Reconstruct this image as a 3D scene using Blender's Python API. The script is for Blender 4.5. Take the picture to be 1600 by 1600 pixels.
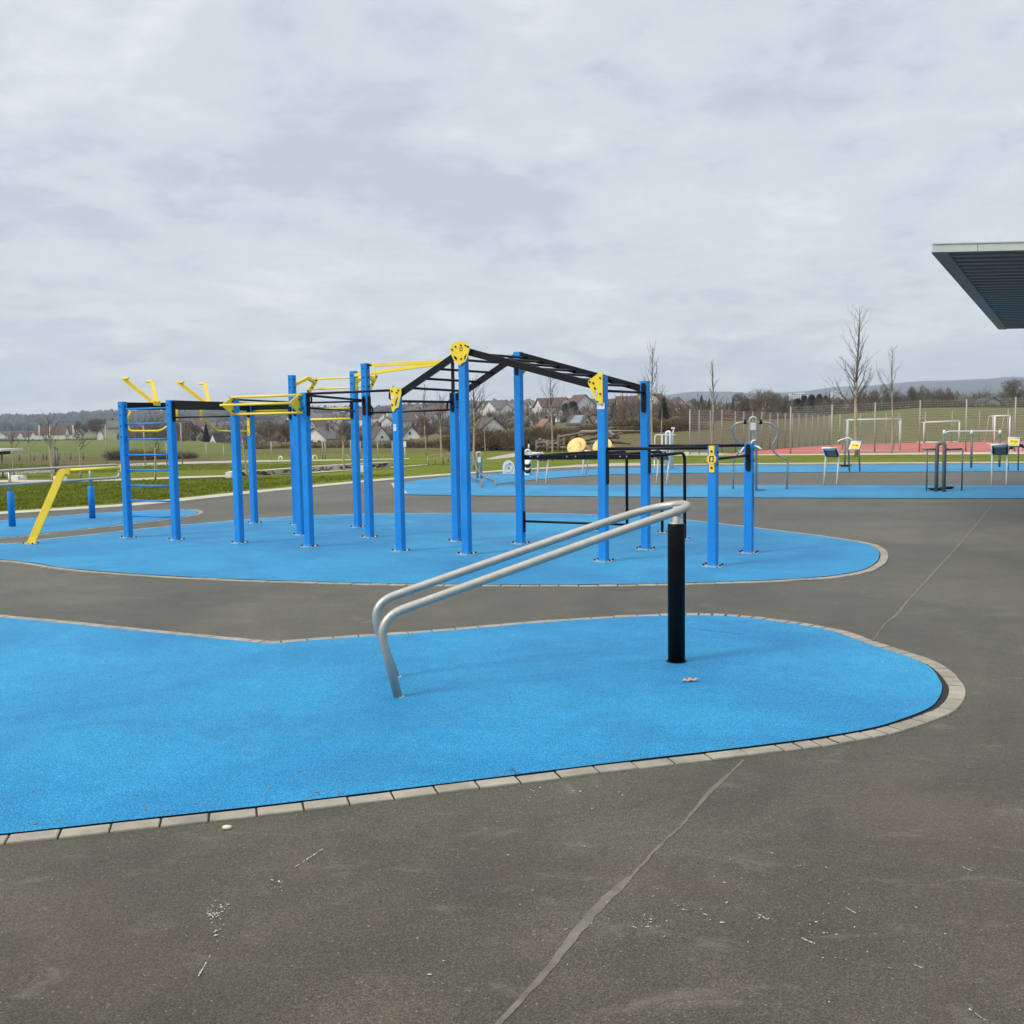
import bpy, bmesh, math, random
import numpy as np
from mathutils import Vector, Matrix, noise as mnoise

for o in list(bpy.data.objects):
    bpy.data.objects.remove(o)
scene = bpy.context.scene
COL = scene.collection
R = math.radians

# ---------------------------------------------------------------- camera
F, H, PITCH, ROLL = 1590.0, 1.65, R(5.02), R(-0.9)
cam_d = bpy.data.cameras.new("camera")
cam = bpy.data.objects.new("camera", cam_d)
COL.objects.link(cam)
CAM_R = Matrix.Rotation(math.pi / 2 - PITCH, 3, 'X') @ Matrix.Rotation(ROLL, 3, 'Z')
cam.matrix_world = Matrix.Translation((0, 0, H)) @ CAM_R.to_4x4()
cam_d.sensor_width = 36.0
cam_d.lens = 36.0 * F / 1600.0
cam_d.clip_start = 0.1
cam_d.clip_end = 30000
scene.camera = cam

# ---------------------------------------------------------------- light
SUN_EL, SUN_AZ = R(40), math.atan2(-0.88, -0.47)      # azimuth measured from +Y towards +X
sun_d = bpy.data.lights.new("sun", 'SUN')
sun_d.energy = 1.5
sun_d.angle = R(14)
sun_d.color = (1.0, 0.955, 0.88)
sun = bpy.data.objects.new("sun", sun_d)
COL.objects.link(sun)
to_sun = Vector((math.sin(SUN_AZ) * math.cos(SUN_EL), math.cos(SUN_AZ) * math.cos(SUN_EL), math.sin(SUN_EL)))
sun.rotation_euler = to_sun.to_track_quat('Z', 'Y').to_euler()

vs = scene.view_settings
vs.view_transform = 'Standard'
vs.look = 'None'
vs.exposure = 0.76
vs.gamma = 1.0
vs.use_curve_mapping = False
scene.cycles.max_bounces = 6
scene.cycles.transparent_max_bounces = 12
scene.cycles.volume_bounces = 0


class NT:
    """small helper round a node tree"""
    def __init__(s, tree):
        s.t = tree
        tree.nodes.clear()

    def n(s, kind, **kw):
        nd = s.t.nodes.new(kind)
        for k, v in kw.items():
            if k.startswith('i_'):
                key = k[2:]
                key = int(key) if key.isdigit() else key
                nd.inputs[key].default_value = v
            else:
                setattr(nd, k, v)
        return nd

    def l(s, a, b):
        s.t.links.new(a, b)

    def math(s, op, a, b=None, clamp=False):
        nd = s.t.nodes.new('ShaderNodeMath')
        nd.operation = op
        nd.use_clamp = clamp
        for i, x in enumerate((a, b)):
            if x is None:
                continue
            if hasattr(x, 'is_output'):
                s.l(x, nd.inputs[i])
            else:
                nd.inputs[i].default_value = x
        return nd.outputs[0]

    def ramp(s, fac, stops, interp='LINEAR'):
        nd = s.t.nodes.new('ShaderNodeValToRGB')
        cr = nd.color_ramp
        cr.interpolation = interp
        while len(cr.elements) < len(stops):
            cr.elements.new(0.5)
        for e, (p, c) in zip(cr.elements, stops):
            e.position = p
            e.color = (c[0], c[1], c[2], 1) if not isinstance(c, (int, float)) else (c, c, c, 1)
        s.l(fac, nd.inputs[0])
        return nd.outputs[0]

    def mix(s, fac, a, b, mode='MIX'):
        nd = s.t.nodes.new('ShaderNodeMix')
        nd.data_type = 'RGBA'
        nd.blend_type = mode
        nd.clamp_result = False
        for i, x in ((0, fac), (6, a), (7, b)):
            if hasattr(x, 'is_output'):
                s.l(x, nd.inputs[i])
            elif i == 0:
                nd.inputs[0].default_value = x
            else:
                nd.inputs[i].default_value = (x[0], x[1], x[2], 1)
        return nd.outputs[2]

    def noise(s, vec, scale, detail=3, rough=0.55, dist=0.0):
        nd = s.n('ShaderNodeTexNoise')
        nd.inputs['Scale'].default_value = scale
        nd.inputs['Detail'].default_value = detail
        nd.inputs['Roughness'].default_value = rough
        nd.inputs['Distortion'].default_value = dist
        s.l(vec, nd.inputs['Vector'])
        return nd.outputs['Fac']


# sky: a Nishita sky behind a closed layer of procedural stratocumulus
world = bpy.data.worlds.new("World")
scene.world = world
world.use_nodes = True
w = NT(world.node_tree)
sky = w.n('ShaderNodeTexSky', sky_type='NISHITA')
sky.sun_disc = False
sky.sun_elevation = SUN_EL
sky.sun_rotation = SUN_AZ
tc = w.n('ShaderNodeTexCoord')
sep = w.n('ShaderNodeSeparateXYZ')
w.l(tc.outputs['Generated'], sep.inputs[0])
zz = w.math('ADD', w.math('MAXIMUM', sep.outputs[2], 0.0), 0.19)
cu = w.n('ShaderNodeCombineXYZ')
w.l(w.math('DIVIDE', sep.outputs[0], zz), cu.inputs[0])
w.l(w.math('DIVIDE', sep.outputs[1], zz), cu.inputs[1])
cu.inputs[2].default_value = 3.7
big = w.noise(cu.outputs[0], 0.95, 9, 0.54, 0.7)
mid = w.noise(cu.outputs[0], 2.5, 9, 0.58, 0.6)
fine = w.noise(cu.outputs[0], 8.0, 8, 0.6, 0.5)
cl = w.math('ADD', w.math('ADD', w.math('MULTIPLY', big, 0.46), w.math('MULTIPLY', mid, 0.34)), w.math('MULTIPLY', fine, 0.20))
S = 10.0 * 0.66    # the background strength is 0.1
def lin(r, g, b, k=1.0):
    f = lambda c: ((c / 255.0 + 0.055) / 1.055) ** 2.4 if c > 10 else c / 255.0 / 12.92
    return (f(r) * k, f(g) * k, f(b) * k)
ramp01 = w.ramp(cl, [(0.40, 0.0), (0.50, 0.48), (0.61, 1.0)], 'EASE')
cloud = w.mix(ramp01, lin(187, 195, 207, S), lin(227, 231, 236, S))
# paler towards the horizon
hz = w.math('POWER', w.math('SUBTRACT', 1.0, w.math('MAXIMUM', sep.outputs[2], 0.0), True), 9.0)
hcol = w.mix(ramp01, lin(220, 221, 223, S), lin(250, 247, 243, S))
cloud = w.mix(hz, cloud, hcol)
# a low bank of brighter cumulus heads just over the horizon
ang = w.n('ShaderNodeCombineXYZ')
w.l(w.math('MULTIPLY', sep.outputs[0], 5.0), ang.inputs[0])
w.l(w.math('MULTIPLY', sep.outputs[2], 15.0), ang.inputs[1])
ang.inputs[2].default_value = 1.3
puff = w.noise(ang.outputs[0], 2.1, 9, 0.58, 0.3)
band = w.ramp(sep.outputs[2], [(0.0, 0.5), (0.035, 0.9), (0.075, 0.75), (0.13, 0.0)])
pf = w.math('MULTIPLY', w.ramp(puff, [(0.50, 0.0), (0.60, 1.0)], 'EASE'), band)
cloud = w.mix(w.math('MULTIPLY', pf, 0.65), cloud, lin(252, 250, 244, S))
shade = w.math('MULTIPLY', w.ramp(puff, [(0.36, 1.0), (0.50, 0.0)], 'EASE'), band)
cloud = w.mix(w.math('MULTIPLY', shade, 0.55), cloud, lin(198, 205, 213, S))
# an overcast sky is brightest overhead (CIE overcast law), well above the frame
zen = w.ramp(sep.outputs[2], [(0.0, 1.0), (0.42, 1.0), (1.0, (2.45, 2.38, 2.22))])
cloud = w.mix(1.0, cloud, zen, 'MULTIPLY')
skyc = w.mix(0.96, sky.outputs[0], cloud)
bg = w.n('ShaderNodeBackground')
bg.inputs[1].default_value = 0.1
w.l(skyc, bg.inputs[0])
wo = w.n('ShaderNodeOutputWorld')
w.l(bg.outputs[0], wo.inputs[0])

# ---------------------------------------------------------------- surveying helpers
# photo pixels (1600 x 1600) were used once to measure where things stand: ray() is the line of
# sight, G() where it meets level ground, V() where it meets the plane at a measured distance
def ray(px, py):
    return CAM_R @ Vector(((px - 800) / F, -(py - 800) / F, -1.0))

def G(px, py, z=0.0):
    r = ray(px, py)
    t = (z - H) / r.z
    return Vector((r.x * t, r.y * t, z))

def V(px, py, y):
    r = ray(px, py)
    t = y / r.y
    return Vector((r.x * t, y, H + r.z * t))

# ---------------------------------------------------------------- terrain
S_COL = [-300, 0, 200, 400, 600, 700, 800, 900, 1000, 1100, 1240, 1350, 1450, 1600, 1900]
D_ROW = [50, 65, 80, 110, 140, 200, 300, 450, 650, 900, 1200, 1600, 2000, 2600, 3200, 4500, 6000, 8000]
E_TAB = {
    -300: [-52.5, -40.4, -33, -24, -20, -18.5, -18, -17.5, -17, -14, -10, -3, 6, 15, 14, 6, 4, 2],
    0:    [-52.5, -40.4, -33, -24, -20, -18.5, -18, -17.5, -17, -14, -10, -3, 6, 15, 14, 6, 4, 2],
    200:  [-52.5, -40.4, -33, -24, -20, -18.5, -18, -17.5, -17, -13, -8, 0, 9, 21, 18, 6, 4, 2],
    400:  [-52.5, -40.4, -34, -30, -28, -27, -26, -24, -17, -8, 0, 8, 15, 22, 16, 6, 4, 2],
    600:  [-52.5, -40.4, -34, -30, -28, -27, -26, -24, -15, -3, 7, 13, 16, 19, 15, 6, 4, 2],
    700:  [-52.5, -40.4, -34, -29, -26, -23, -19, -12, -3, 8, 15, 19, 19, 17, 12, 6, 4, 2],
    800:  [-52.5, -40.4, -33, -25, -20, -15, -10, -4, 4, 11, 17, 20, 18, 12, 8, 5, 4, 2],
    900:  [-52.5, -40.4, -31, -17, -9, -8, -6, 0, 6, 11, 15, 18, 15, 10, 8, 8, 20, 10],
    1000: [-52.5, -40.4, -28, -11, -1, 1, 3, 6, 8, 10, 12, 13, 12, 11, 10, 22, 34, 20],
    1100: [-52.5, -40.4, -27, -9, 0, 2, 3, 5, 7, 9, 10, 11, 10, 9, 9, 25, 44, 22],
    1240: [-52.5, -40.4, -24, -7, 1, 3, 5, 7, 9, 11, 12, 14, 15, 17, 19, 27, 41, 28],
    1350: [-52.5, -41.5, -20, -2, 7, 9, 9, 10, 11, 12, 14, 16, 19, 22, 24, 34, 48, 34],
    1450: [-52.5, -42.0, -17, 1, 12, 13, 12, 12, 13, 14, 15, 18, 22, 26, 30, 42, 55, 40],
    1600: [-52.5, -42.0, -17, 0, 10, 11, 11, 12, 13, 14, 16, 20, 24, 28, 32, 46, 58, 44],
    1900: [-52.5, -42.0, -17, 0, 10, 11, 11, 12, 13, 14, 16, 20, 24, 28, 32, 44, 52, 40],
}
_LOGD = [math.log(d) for d in D_ROW]

def _e_col(c, ld):
    t = E_TAB[c]
    if ld >= _LOGD[-1]:
        return t[-1]
    for i in range(len(_LOGD) - 1):
        if ld <= _LOGD[i + 1]:
            f = (ld - _LOGD[i]) / (_LOGD[i + 1] - _LOGD[i])
            return t[i] + (t[i + 1] - t[i]) * f
    return t[-1]

def ground_z(x, y):
    if y < 50:
        return 0.0
    s = 800 + F * x / y
    s = min(max(s, S_COL[0]), S_COL[-1])
    ld = math.log(y)
    for i in range(len(S_COL) - 1):
        if s <= S_COL[i + 1]:
            f = (s - S_COL[i]) / (S_COL[i + 1] - S_COL[i])
            f = f * f * (3 - 2 * f)
            e = _e_col(S_COL[i], ld) * (1 - f) + _e_col(S_COL[i + 1], ld) * f
            break
    z = H + e * y / F
    if y < 62:
        z = z * 0 if abs(z) < 0.12 else z
    k = min(1.0, max(0.0, (y - 90) / 400))
    z += k * 0.003 * y * mnoise.noise(Vector((x * 0.004, y * 0.004, 0.3)))
    return z

# ---------------------------------------------------------------- mesh building
class MB:
    def __init__(s):
        s.v, s.f, s.m, s.sm = [], [], [], []

    def add(s, verts, faces, mi=0, smooth=False):
        o = len(s.v)
        s.v.extend(tuple(p) for p in verts)
        for f in faces:
            s.f.append([i + o for i in f])
            s.m.append(mi)
            s.sm.append(smooth)

    def box(s, c, size, axes=None, mi=0):
        c = Vector(c)
        ax = axes or (Vector((1, 0, 0)), Vector((0, 1, 0)), Vector((0, 0, 1)))
        hx, hy, hz = (ax[0] * size[0] / 2, ax[1] * size[1] / 2, ax[2] * size[2] / 2)
        vs_ = [c + a * hx + b * hy + d * hz for d in (-1, 1) for b in (-1, 1) for a in (-1, 1)]
        s.add(vs_, [(0, 2, 3, 1), (4, 5, 7, 6), (0, 1, 5, 4), (2, 6, 7, 3), (0, 4, 6, 2), (1, 3, 7, 5)], mi)

    def beam(s, a, b, wdt, hgt, up=(0, 0, 1), mi=0):
        a, b = Vector(a), Vector(b)
        d = (b - a)
        L = d.length
        d.normalize()
        side = d.cross(Vector(up)).normalized()
        u2 = side.cross(d).normalized()
        s.box((a + b) / 2, (L, wdt, hgt), (d, side, u2), mi)

    def prism(s, poly, ex, mi=0, smooth=False):
        n = len(poly)
        ex = Vector(ex)
        vs_ = [Vector(p) for p in poly] + [Vector(p) + ex for p in poly]
        fs = [tuple(range(n - 1, -1, -1)), tuple(range(n, 2 * n))]
        fs += [(i, (i + 1) % n, n + (i + 1) % n, n + i) for i in range(n)]
        s.add(vs_, fs, mi, smooth)

    def tube(s, path, r, n=10, mi=0, cap=True, smooth=True):
        P = [Vector(p) for p in path]
        rs = r if isinstance(r, (list, tuple)) else [r] * len(P)
        T = []
        for i in range(len(P)):
            a = P[max(0, i - 1)]
            b = P[min(len(P) - 1, i + 1)]
            T.append((b - a).normalized())
        up = Vector((0, 0, 1)) if abs(T[0].z) < 0.9 else Vector((1, 0, 0))
        N = T[0].cross(up).normalized()
        vs_, fs = [], []
        for i, p in enumerate(P):
            if i:
                N = (N - T[i] * N.dot(T[i]))
                if N.length < 1e-6:
                    N = T[i].cross(Vector((0.3, 0.7, 0.2)))
                N.normalize()
            B = T[i].cross(N)
            for k in range(n):
                a = 2 * math.pi * k / n
                vs_.append(p + (N * math.cos(a) + B * math.sin(a)) * rs[i])
        for i in range(len(P) - 1):
            for k in range(n):
                fs.append((i * n + k, i * n + (k + 1) % n, (i + 1) * n + (k + 1) % n, (i + 1) * n + k))
        s.add(vs_, fs, mi, smooth)
        if cap:
            o = len(s.v) - len(vs_)
            s.f.append([o + k for k in range(n - 1, -1, -1)]); s.m.append(mi); s.sm.append(False)
            o2 = o + (len(P) - 1) * n
            s.f.append([o2 + k for k in range(n)]); s.m.append(mi); s.sm.append(False)

    def cyl(s, a, b, r, n=16, mi=0):
        s.tube([a, b], r, n, mi)

    def lathe(s, c, prof, n=24, mi=0, axes=None):
        """prof: list of (radius, height) about the third axis"""
        ax = axes or (Vector((1, 0, 0)), Vector((0, 1, 0)), Vector((0, 0, 1)))
        c = Vector(c)
        vs_, fs = [], []
        for r, h in prof:
            for k in range(n):
                a = 2 * math.pi * k / n
                vs_.append(c + ax[0] * (r * math.cos(a)) + ax[1] * (r * math.sin(a)) + ax[2] * h)
        for i in range(len(prof) - 1):
            for k in range(n):
                fs.append((i * n + k, i * n + (k + 1) % n, (i + 1) * n + (k + 1) % n, (i + 1) * n + k))
        s.add(vs_, fs, mi, True)
        o = len(s.v) - len(vs_)
        s.f.append([o + k for k in range(n - 1, -1, -1)]); s.m.append(mi); s.sm.append(False)
        o2 = o + (len(prof) - 1) * n
        s.f.append([o2 + k for k in range(n)]); s.m.append(mi); s.sm.append(False)

    def strip(s, a, b, wdt, face, mi=0):
        """a thin blade or twig from a to b"""
        sd = (b - a).cross(face)
        if sd.length < 1e-6:
            return
        sd = sd.normalized() * (wdt / 2)
        s.add([a - sd, a + sd, b + sd * 0.35, b - sd * 0.35], [(0, 1, 2, 3)], mi)

    def build(s, name, mats, parent=None, origin=None, label=None):
        if origin is None:
            p = parent
            while p is not None and p.parent is not None:
                p = p.parent
            origin = p.location.copy() if p is not None else Vector((0, 0, 0))
        origin = Vector(origin)
        me = bpy.data.meshes.new(name)
        vv = [(x - origin.x, y - origin.y, z - origin.z) for x, y, z in s.v]
        me.from_pydata(vv, [], s.f)
        if not isinstance(mats, (list, tuple)):
            mats = [mats]
        for m_ in mats:
            me.materials.append(m_)
        me.polygons.foreach_set('material_index', s.m)
        me.polygons.foreach_set('use_smooth', s.sm)
        me.update()
        ob = bpy.data.objects.new(name, me)
        COL.objects.link(ob)
        if parent is not None:
            ob.parent = parent
        else:
            ob.location = origin
        if label:
            ob['label'] = label
        return ob


def rounded(path, r, k=6):
    P = [Vector(p) for p in path]
    out = [P[0]]
    for i in range(1, len(P) - 1):
        a, b, c = P[i - 1], P[i], P[i + 1]
        rr = r[i - 1] if isinstance(r, (list, tuple)) else r
        d1 = min(rr, (a - b).length * 0.49)
        d2 = min(rr, (c - b).length * 0.49)
        p1 = b + (a - b).normalized() * d1
        p2 = b + (c - b).normalized() * d2
        for j in range(k + 1):
            t = j / k
            out.append(p1 * (1 - t) ** 2 + b * 2 * t * (1 - t) + p2 * t ** 2)
    out.append(P[-1])
    return out


def curve_fill(mb, outer, holes, thick, origin, ax, ay, mi=0):
    """a flat plate with holes, cut from an outline, extruded by thick along ax x ay"""
    cu_ = bpy.data.curves.new('outline', 'CURVE')
    cu_.dimensions = '2D'
    cu_.fill_mode = 'BOTH'
    cu_.extrude = thick / 2
    for pl in [outer] + list(holes):
        sp = cu_.splines.new('POLY')
        sp.points.add(len(pl) - 1)
        for p, q in zip(sp.points, pl):
            p.co = (q[0], q[1], 0, 1)
        sp.use_cyclic_u = True
    _curve_to(mb, cu_, origin, ax, ay, mi)


def _curve_to(mb, cu_, origin, ax, ay, mi):
    ob = bpy.data.objects.new('tmp', cu_)
    COL.objects.link(ob)
    dg = bpy.context.evaluated_depsgraph_get()
    dg.update()
    me = bpy.data.meshes.new_from_object(ob.evaluated_get(dg))
    ax, ay = Vector(ax).normalized(), Vector(ay).normalized()
    az = ax.cross(ay)
    o = Vector(origin)
    mb.add([o + ax * v.co.x + ay * v.co.y + az * v.co.z for v in me.vertices],
           [tuple(p.vertices) for p in me.polygons], mi)
    bpy.data.objects.remove(ob)
    bpy.data.curves.remove(cu_)
    bpy.data.meshes.remove(me)


def lettering(mb, text, size, origin, ax, ay, mi=0, align='CENTER', thick=0.003):
    cu_ = bpy.data.curves.new('letters', 'FONT')
    cu_.body = text
    cu_.size = size
    cu_.extrude = thick / 2
    cu_.align_x = align
    cu_.align_y = 'CENTER'
    cu_.resolution_u = 3
    _curve_to(mb, cu_, origin, ax, ay, mi)


def thing(name, label, cat, loc, group=None):
    o = bpy.data.objects.new(name, None)
    o.empty_display_size = 0.2
    o.location = loc
    COL.objects.link(o)
    return tag(o, label, cat, group)

def tag(o, label=None, cat=None, group=None, kind=None):
    if label: o['label'] = label
    if cat: o['category'] = cat
    if group: o['group'] = group
    if kind: o['kind'] = kind
    return o

def copy_tree(o, parent=None):
    c = o.copy()
    COL.objects.link(c)
    if parent is not None:
        c.parent = parent
    for ch in [k for k in bpy.data.objects if k.parent is o]:
        copy_tree(ch, c)
    return c

# ---------------------------------------------------------------- materials
def mat(name, col, rough=0.6, metal=0.0, var=0.0, vscale=6.0, bump=0.0, bscale=60.0, spec=0.5, dirt=0.0, dcol=(0.25, 0.22, 0.18)):
    m = bpy.data.materials.new(name)
    m.use_nodes = True
    t = NT(m.node_tree)
    bs = t.n('ShaderNodeBsdfPrincipled')
    bs.inputs['Roughness'].default_value = rough
    bs.inputs['Metallic'].default_value = metal
    bs.inputs['Specular IOR Level'].default_value = spec
    geo = t.n('ShaderNodeTexCoord')
    vec = geo.outputs['Object']
    c = col
    if var > 0:
        nz = t.noise(vec, vscale, 5, 0.6)
        hi = tuple(min(1, x * (1 + var)) for x in col)
        lo = tuple(x * (1 - var) for x in col)
        c = t.ramp(nz, [(0.3, lo), (0.7, hi)])
    if dirt > 0:
        nz2 = t.noise(vec, vscale * 2.3, 6, 0.7)
        fac = t.math('MULTIPLY', t.ramp(nz2, [(0.52, 0.0), (0.72, 1.0)]), dirt)
        c = t.mix(fac, c, dcol)
    if hasattr(c, 'is_output'):
        t.l(c, bs.inputs['Base Color'])
    else:
        bs.inputs['Base Color'].default_value = (*c, 1)
    if bump > 0:
        nb = t.noise(vec, bscale, 4, 0.6)
        b = t.n('ShaderNodeBump')
        b.inputs['Strength'].default_value = bump
        b.inputs['Distance'].default_value = 0.01
        t.l(nb, b.inputs['Height'])
        t.l(b.outputs[0], bs.inputs['Normal'])
    o = t.n('ShaderNodeOutputMaterial')
    t.l(bs.outputs[0], o.inputs[0])
    return m

M = {}
M['blue'] = mat('blue_powder_coat', (0.009, 0.225, 0.62), 0.45, 0, 0.10, 3, 0.03, 300, spec=0.32, dirt=0.14, dcol=(0.06, 0.22, 0.46))
M['yellow'] = mat('yellow_powder_coat', (0.88, 0.62, 0.045), 0.42, 0, 0.06, 4, 0.03, 300, spec=0.35, dirt=0.08, dcol=(0.5, 0.4, 0.08))
M['black'] = mat('black_powder_coat', (0.008, 0.008, 0.009), 0.45, 0, 0.2, 6, 0.03, 300, spec=0.22)
M['bolt'] = mat('dark_bolt', (0.015, 0.015, 0.018), 0.4, 0.3)
M['zinc'] = mat('galvanised_plate', (0.50, 0.52, 0.54), 0.42, 0.6, 0.15, 30)
M['steel'] = mat('brushed_steel', (0.44, 0.42, 0.375), 0.42, 0.55, 0.10, 14, 0.04, 120, dirt=0.2, dcol=(0.30, 0.27, 0.22))
M['steel_d'] = mat('weathered_steel', (0.145, 0.145, 0.135), 0.5, 0.1, 0.15, 5)
M['white'] = mat('white_paint', (0.72, 0.72, 0.69), 0.45, 0, 0.05, 5)
M['cream'] = mat('cream_plastic', (0.70, 0.52, 0.20), 0.5, 0, 0.05, 5, dirt=0.2, dcol=(0.5, 0.36, 0.13))
M['orange'] = mat('orange_plastic', (0.62, 0.30, 0.035), 0.45, 0, 0.08, 5)
M['plastic_black'] = mat('black_plastic_sleeve', (0.0035, 0.0035, 0.0038), 0.42, 0, 0.3, 20, 0.05, 200, spec=0.12, dirt=0.12, dcol=(0.02, 0.018, 0.016))
M['sticker'] = mat('white_sticker', (0.70, 0.74, 0.78), 0.4)
M['sticker_red'] = mat('red_print', (0.55, 0.10, 0.12), 0.5)
M['sticker_blue'] = mat('pale_blue_print', (0.25, 0.5, 0.75), 0.5)
M['ink'] = mat('dark_blue_lettering', (0.012, 0.03, 0.07), 0.5)
M['concrete'] = mat('concrete', (0.44, 0.40, 0.33), 0.85, 0, 0.18, 2.2, 0.25, 60, dirt=0.3, dcol=(0.28, 0.25, 0.20))
M['paver'] = mat('concrete_paver', (0.285, 0.258, 0.205), 0.88, 0, 0.28, 3.5, 0.35, 90, dirt=0.45, dcol=(0.17, 0.15, 0.115))
M['joint'] = mat('dark_soil_joint', (0.013, 0.012, 0.009), 0.95, 0, 0.5, 30, 0.6, 50)
M['wood'] = mat('weathered_log', (0.18, 0.145, 0.11), 0.85, 0, 0.3, 3)
M['bark'] = mat('pale_bark', (0.27, 0.22, 0.15), 0.9, 0, 0.3, 5, 0.3, 30)
M['bark_y'] = mat('young_pale_bark', (0.33, 0.28, 0.19), 0.9, 0, 0.25, 5, 0.3, 30)
M['twig'] = mat('winter_twig', (0.10, 0.078, 0.055), 0.9, 0, 0.3, 2)
M['twig_r'] = mat('reddish_twig', (0.105, 0.068, 0.048), 0.9, 0, 0.3, 0.6)
M['twig_g'] = mat('greyish_twig', (0.13, 0.115, 0.085), 0.9, 0, 0.3, 0.6)
M['bramble'] = mat('bramble_cane', (0.088, 0.064, 0.038), 0.9, 0, 0.45, 0.9)
M['bramble2'] = mat('dry_bramble', (0.13, 0.10, 0.058), 0.9, 0, 0.4, 0.9)
M['conifer'] = mat('conifer_needles', (0.022, 0.035, 0.026), 0.85, 0, 0.4, 0.7)
M['conifer2'] = mat('pine_needles', (0.042, 0.055, 0.034), 0.85, 0, 0.4, 0.4)
M['farwood'] = mat('far_winter_wood', (0.040, 0.040, 0.037), 0.95, 0, 0.4, 0.05)
M['wall_w'] = mat('white_render', (0.66, 0.65, 0.62), 0.85, 0, 0.08, 0.5)
M['wall_b'] = mat('beige_render', (0.42, 0.37, 0.28), 0.85, 0, 0.1, 0.5)
M['wall_g'] = mat('grey_render', (0.36, 0.36, 0.34), 0.85, 0, 0.1, 0.5)
M['roof_r'] = mat('dark_red_tiles', (0.105, 0.050, 0.042), 0.8, 0, 0.25, 0.8)
M['roof_b'] = mat('brown_tiles', (0.085, 0.062, 0.050), 0.8, 0, 0.25, 0.8)
M['roof_g'] = mat('grey_tiles', (0.13, 0.125, 0.12), 0.75, 0, 0.2, 0.8)
M['roof_d'] = mat('black_slates', (0.035, 0.033, 0.034), 0.7, 0, 0.2, 0.8)
M['roof_p'] = mat('pale_orange_tiles', (0.26, 0.13, 0.085), 0.8, 0, 0.25, 0.8)
M['glass'] = mat('window_glass', (0.04, 0.05, 0.06), 0.15)
M['solar'] = mat('solar_panel', (0.20, 0.24, 0.30), 0.12)
M['signgrey'] = mat('grey_board', (0.19, 0.23, 0.26), 0.5, 0, 0.1, 8)
M['signdark'] = mat('dark_board_frame', (0.018, 0.02, 0.022), 0.5)
M['signyellow'] = mat('yellow_board', (0.82, 0.62, 0.045), 0.5, 0, 0.05, 8)
M['fascia'] = mat('pale_metal_fascia', (0.60, 0.64, 0.60), 0.5, 0.1, 0.05, 3, dirt=0.2, dcol=(0.4, 0.42, 0.4))
M['corrugated'] = mat('dark_grey_sheet_metal', (0.205, 0.235, 0.24), 0.5, 0.0, 0.10, 0.6)
M['net'] = mat('pale_green_net', (0.30, 0.38, 0.34), 0.8)
M['fence'] = mat('galvanised_fence', (0.33, 0.32, 0.29), 0.5, 0.2)
M['wire'] = mat('fence_wire', (0.30, 0.29, 0.27), 0.6, 0.2)
M['fur_b'] = mat('black_fur', (0.008, 0.006, 0.006), 0.8)
M['fur_w'] = mat('white_fur', (0.62, 0.58, 0.54), 0.85)
M['leaf'] = mat('dry_oak_leaf', (0.46, 0.30, 0.20), 0.8, 0, 0.45, 60)
M['crumb'] = mat('leaf_crumb', (0.20, 0.15, 0.09), 0.9)
M['chip'] = mat('pale_stone_chip', (0.62, 0.57, 0.45), 0.8)
M['flake'] = mat('white_paint_flake', (0.46, 0.45, 0.40), 0.8)


def ground_mat(name, build):
    m = bpy.data.materials.new(name)
    m.use_nodes = True
    t = NT(m.node_tree)
    bs = t.n('ShaderNodeBsdfPrincipled')
    co = t.n('ShaderNodeTexCoord')
    build(t, bs, co.outputs['Object'])
    o = t.n('ShaderNodeOutputMaterial')
    t.l(bs.outputs[0], o.inputs[0])
    return m

def set_bump(t, bs, h, strength, dist):
    b = t.n('ShaderNodeBump')
    b.inputs['Strength'].default_value = strength
    b.inputs['Distance'].default_value = dist
    t.l(h, b.inputs['Height'])
    t.l(b.outputs[0], bs.inputs['Normal'])

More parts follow.
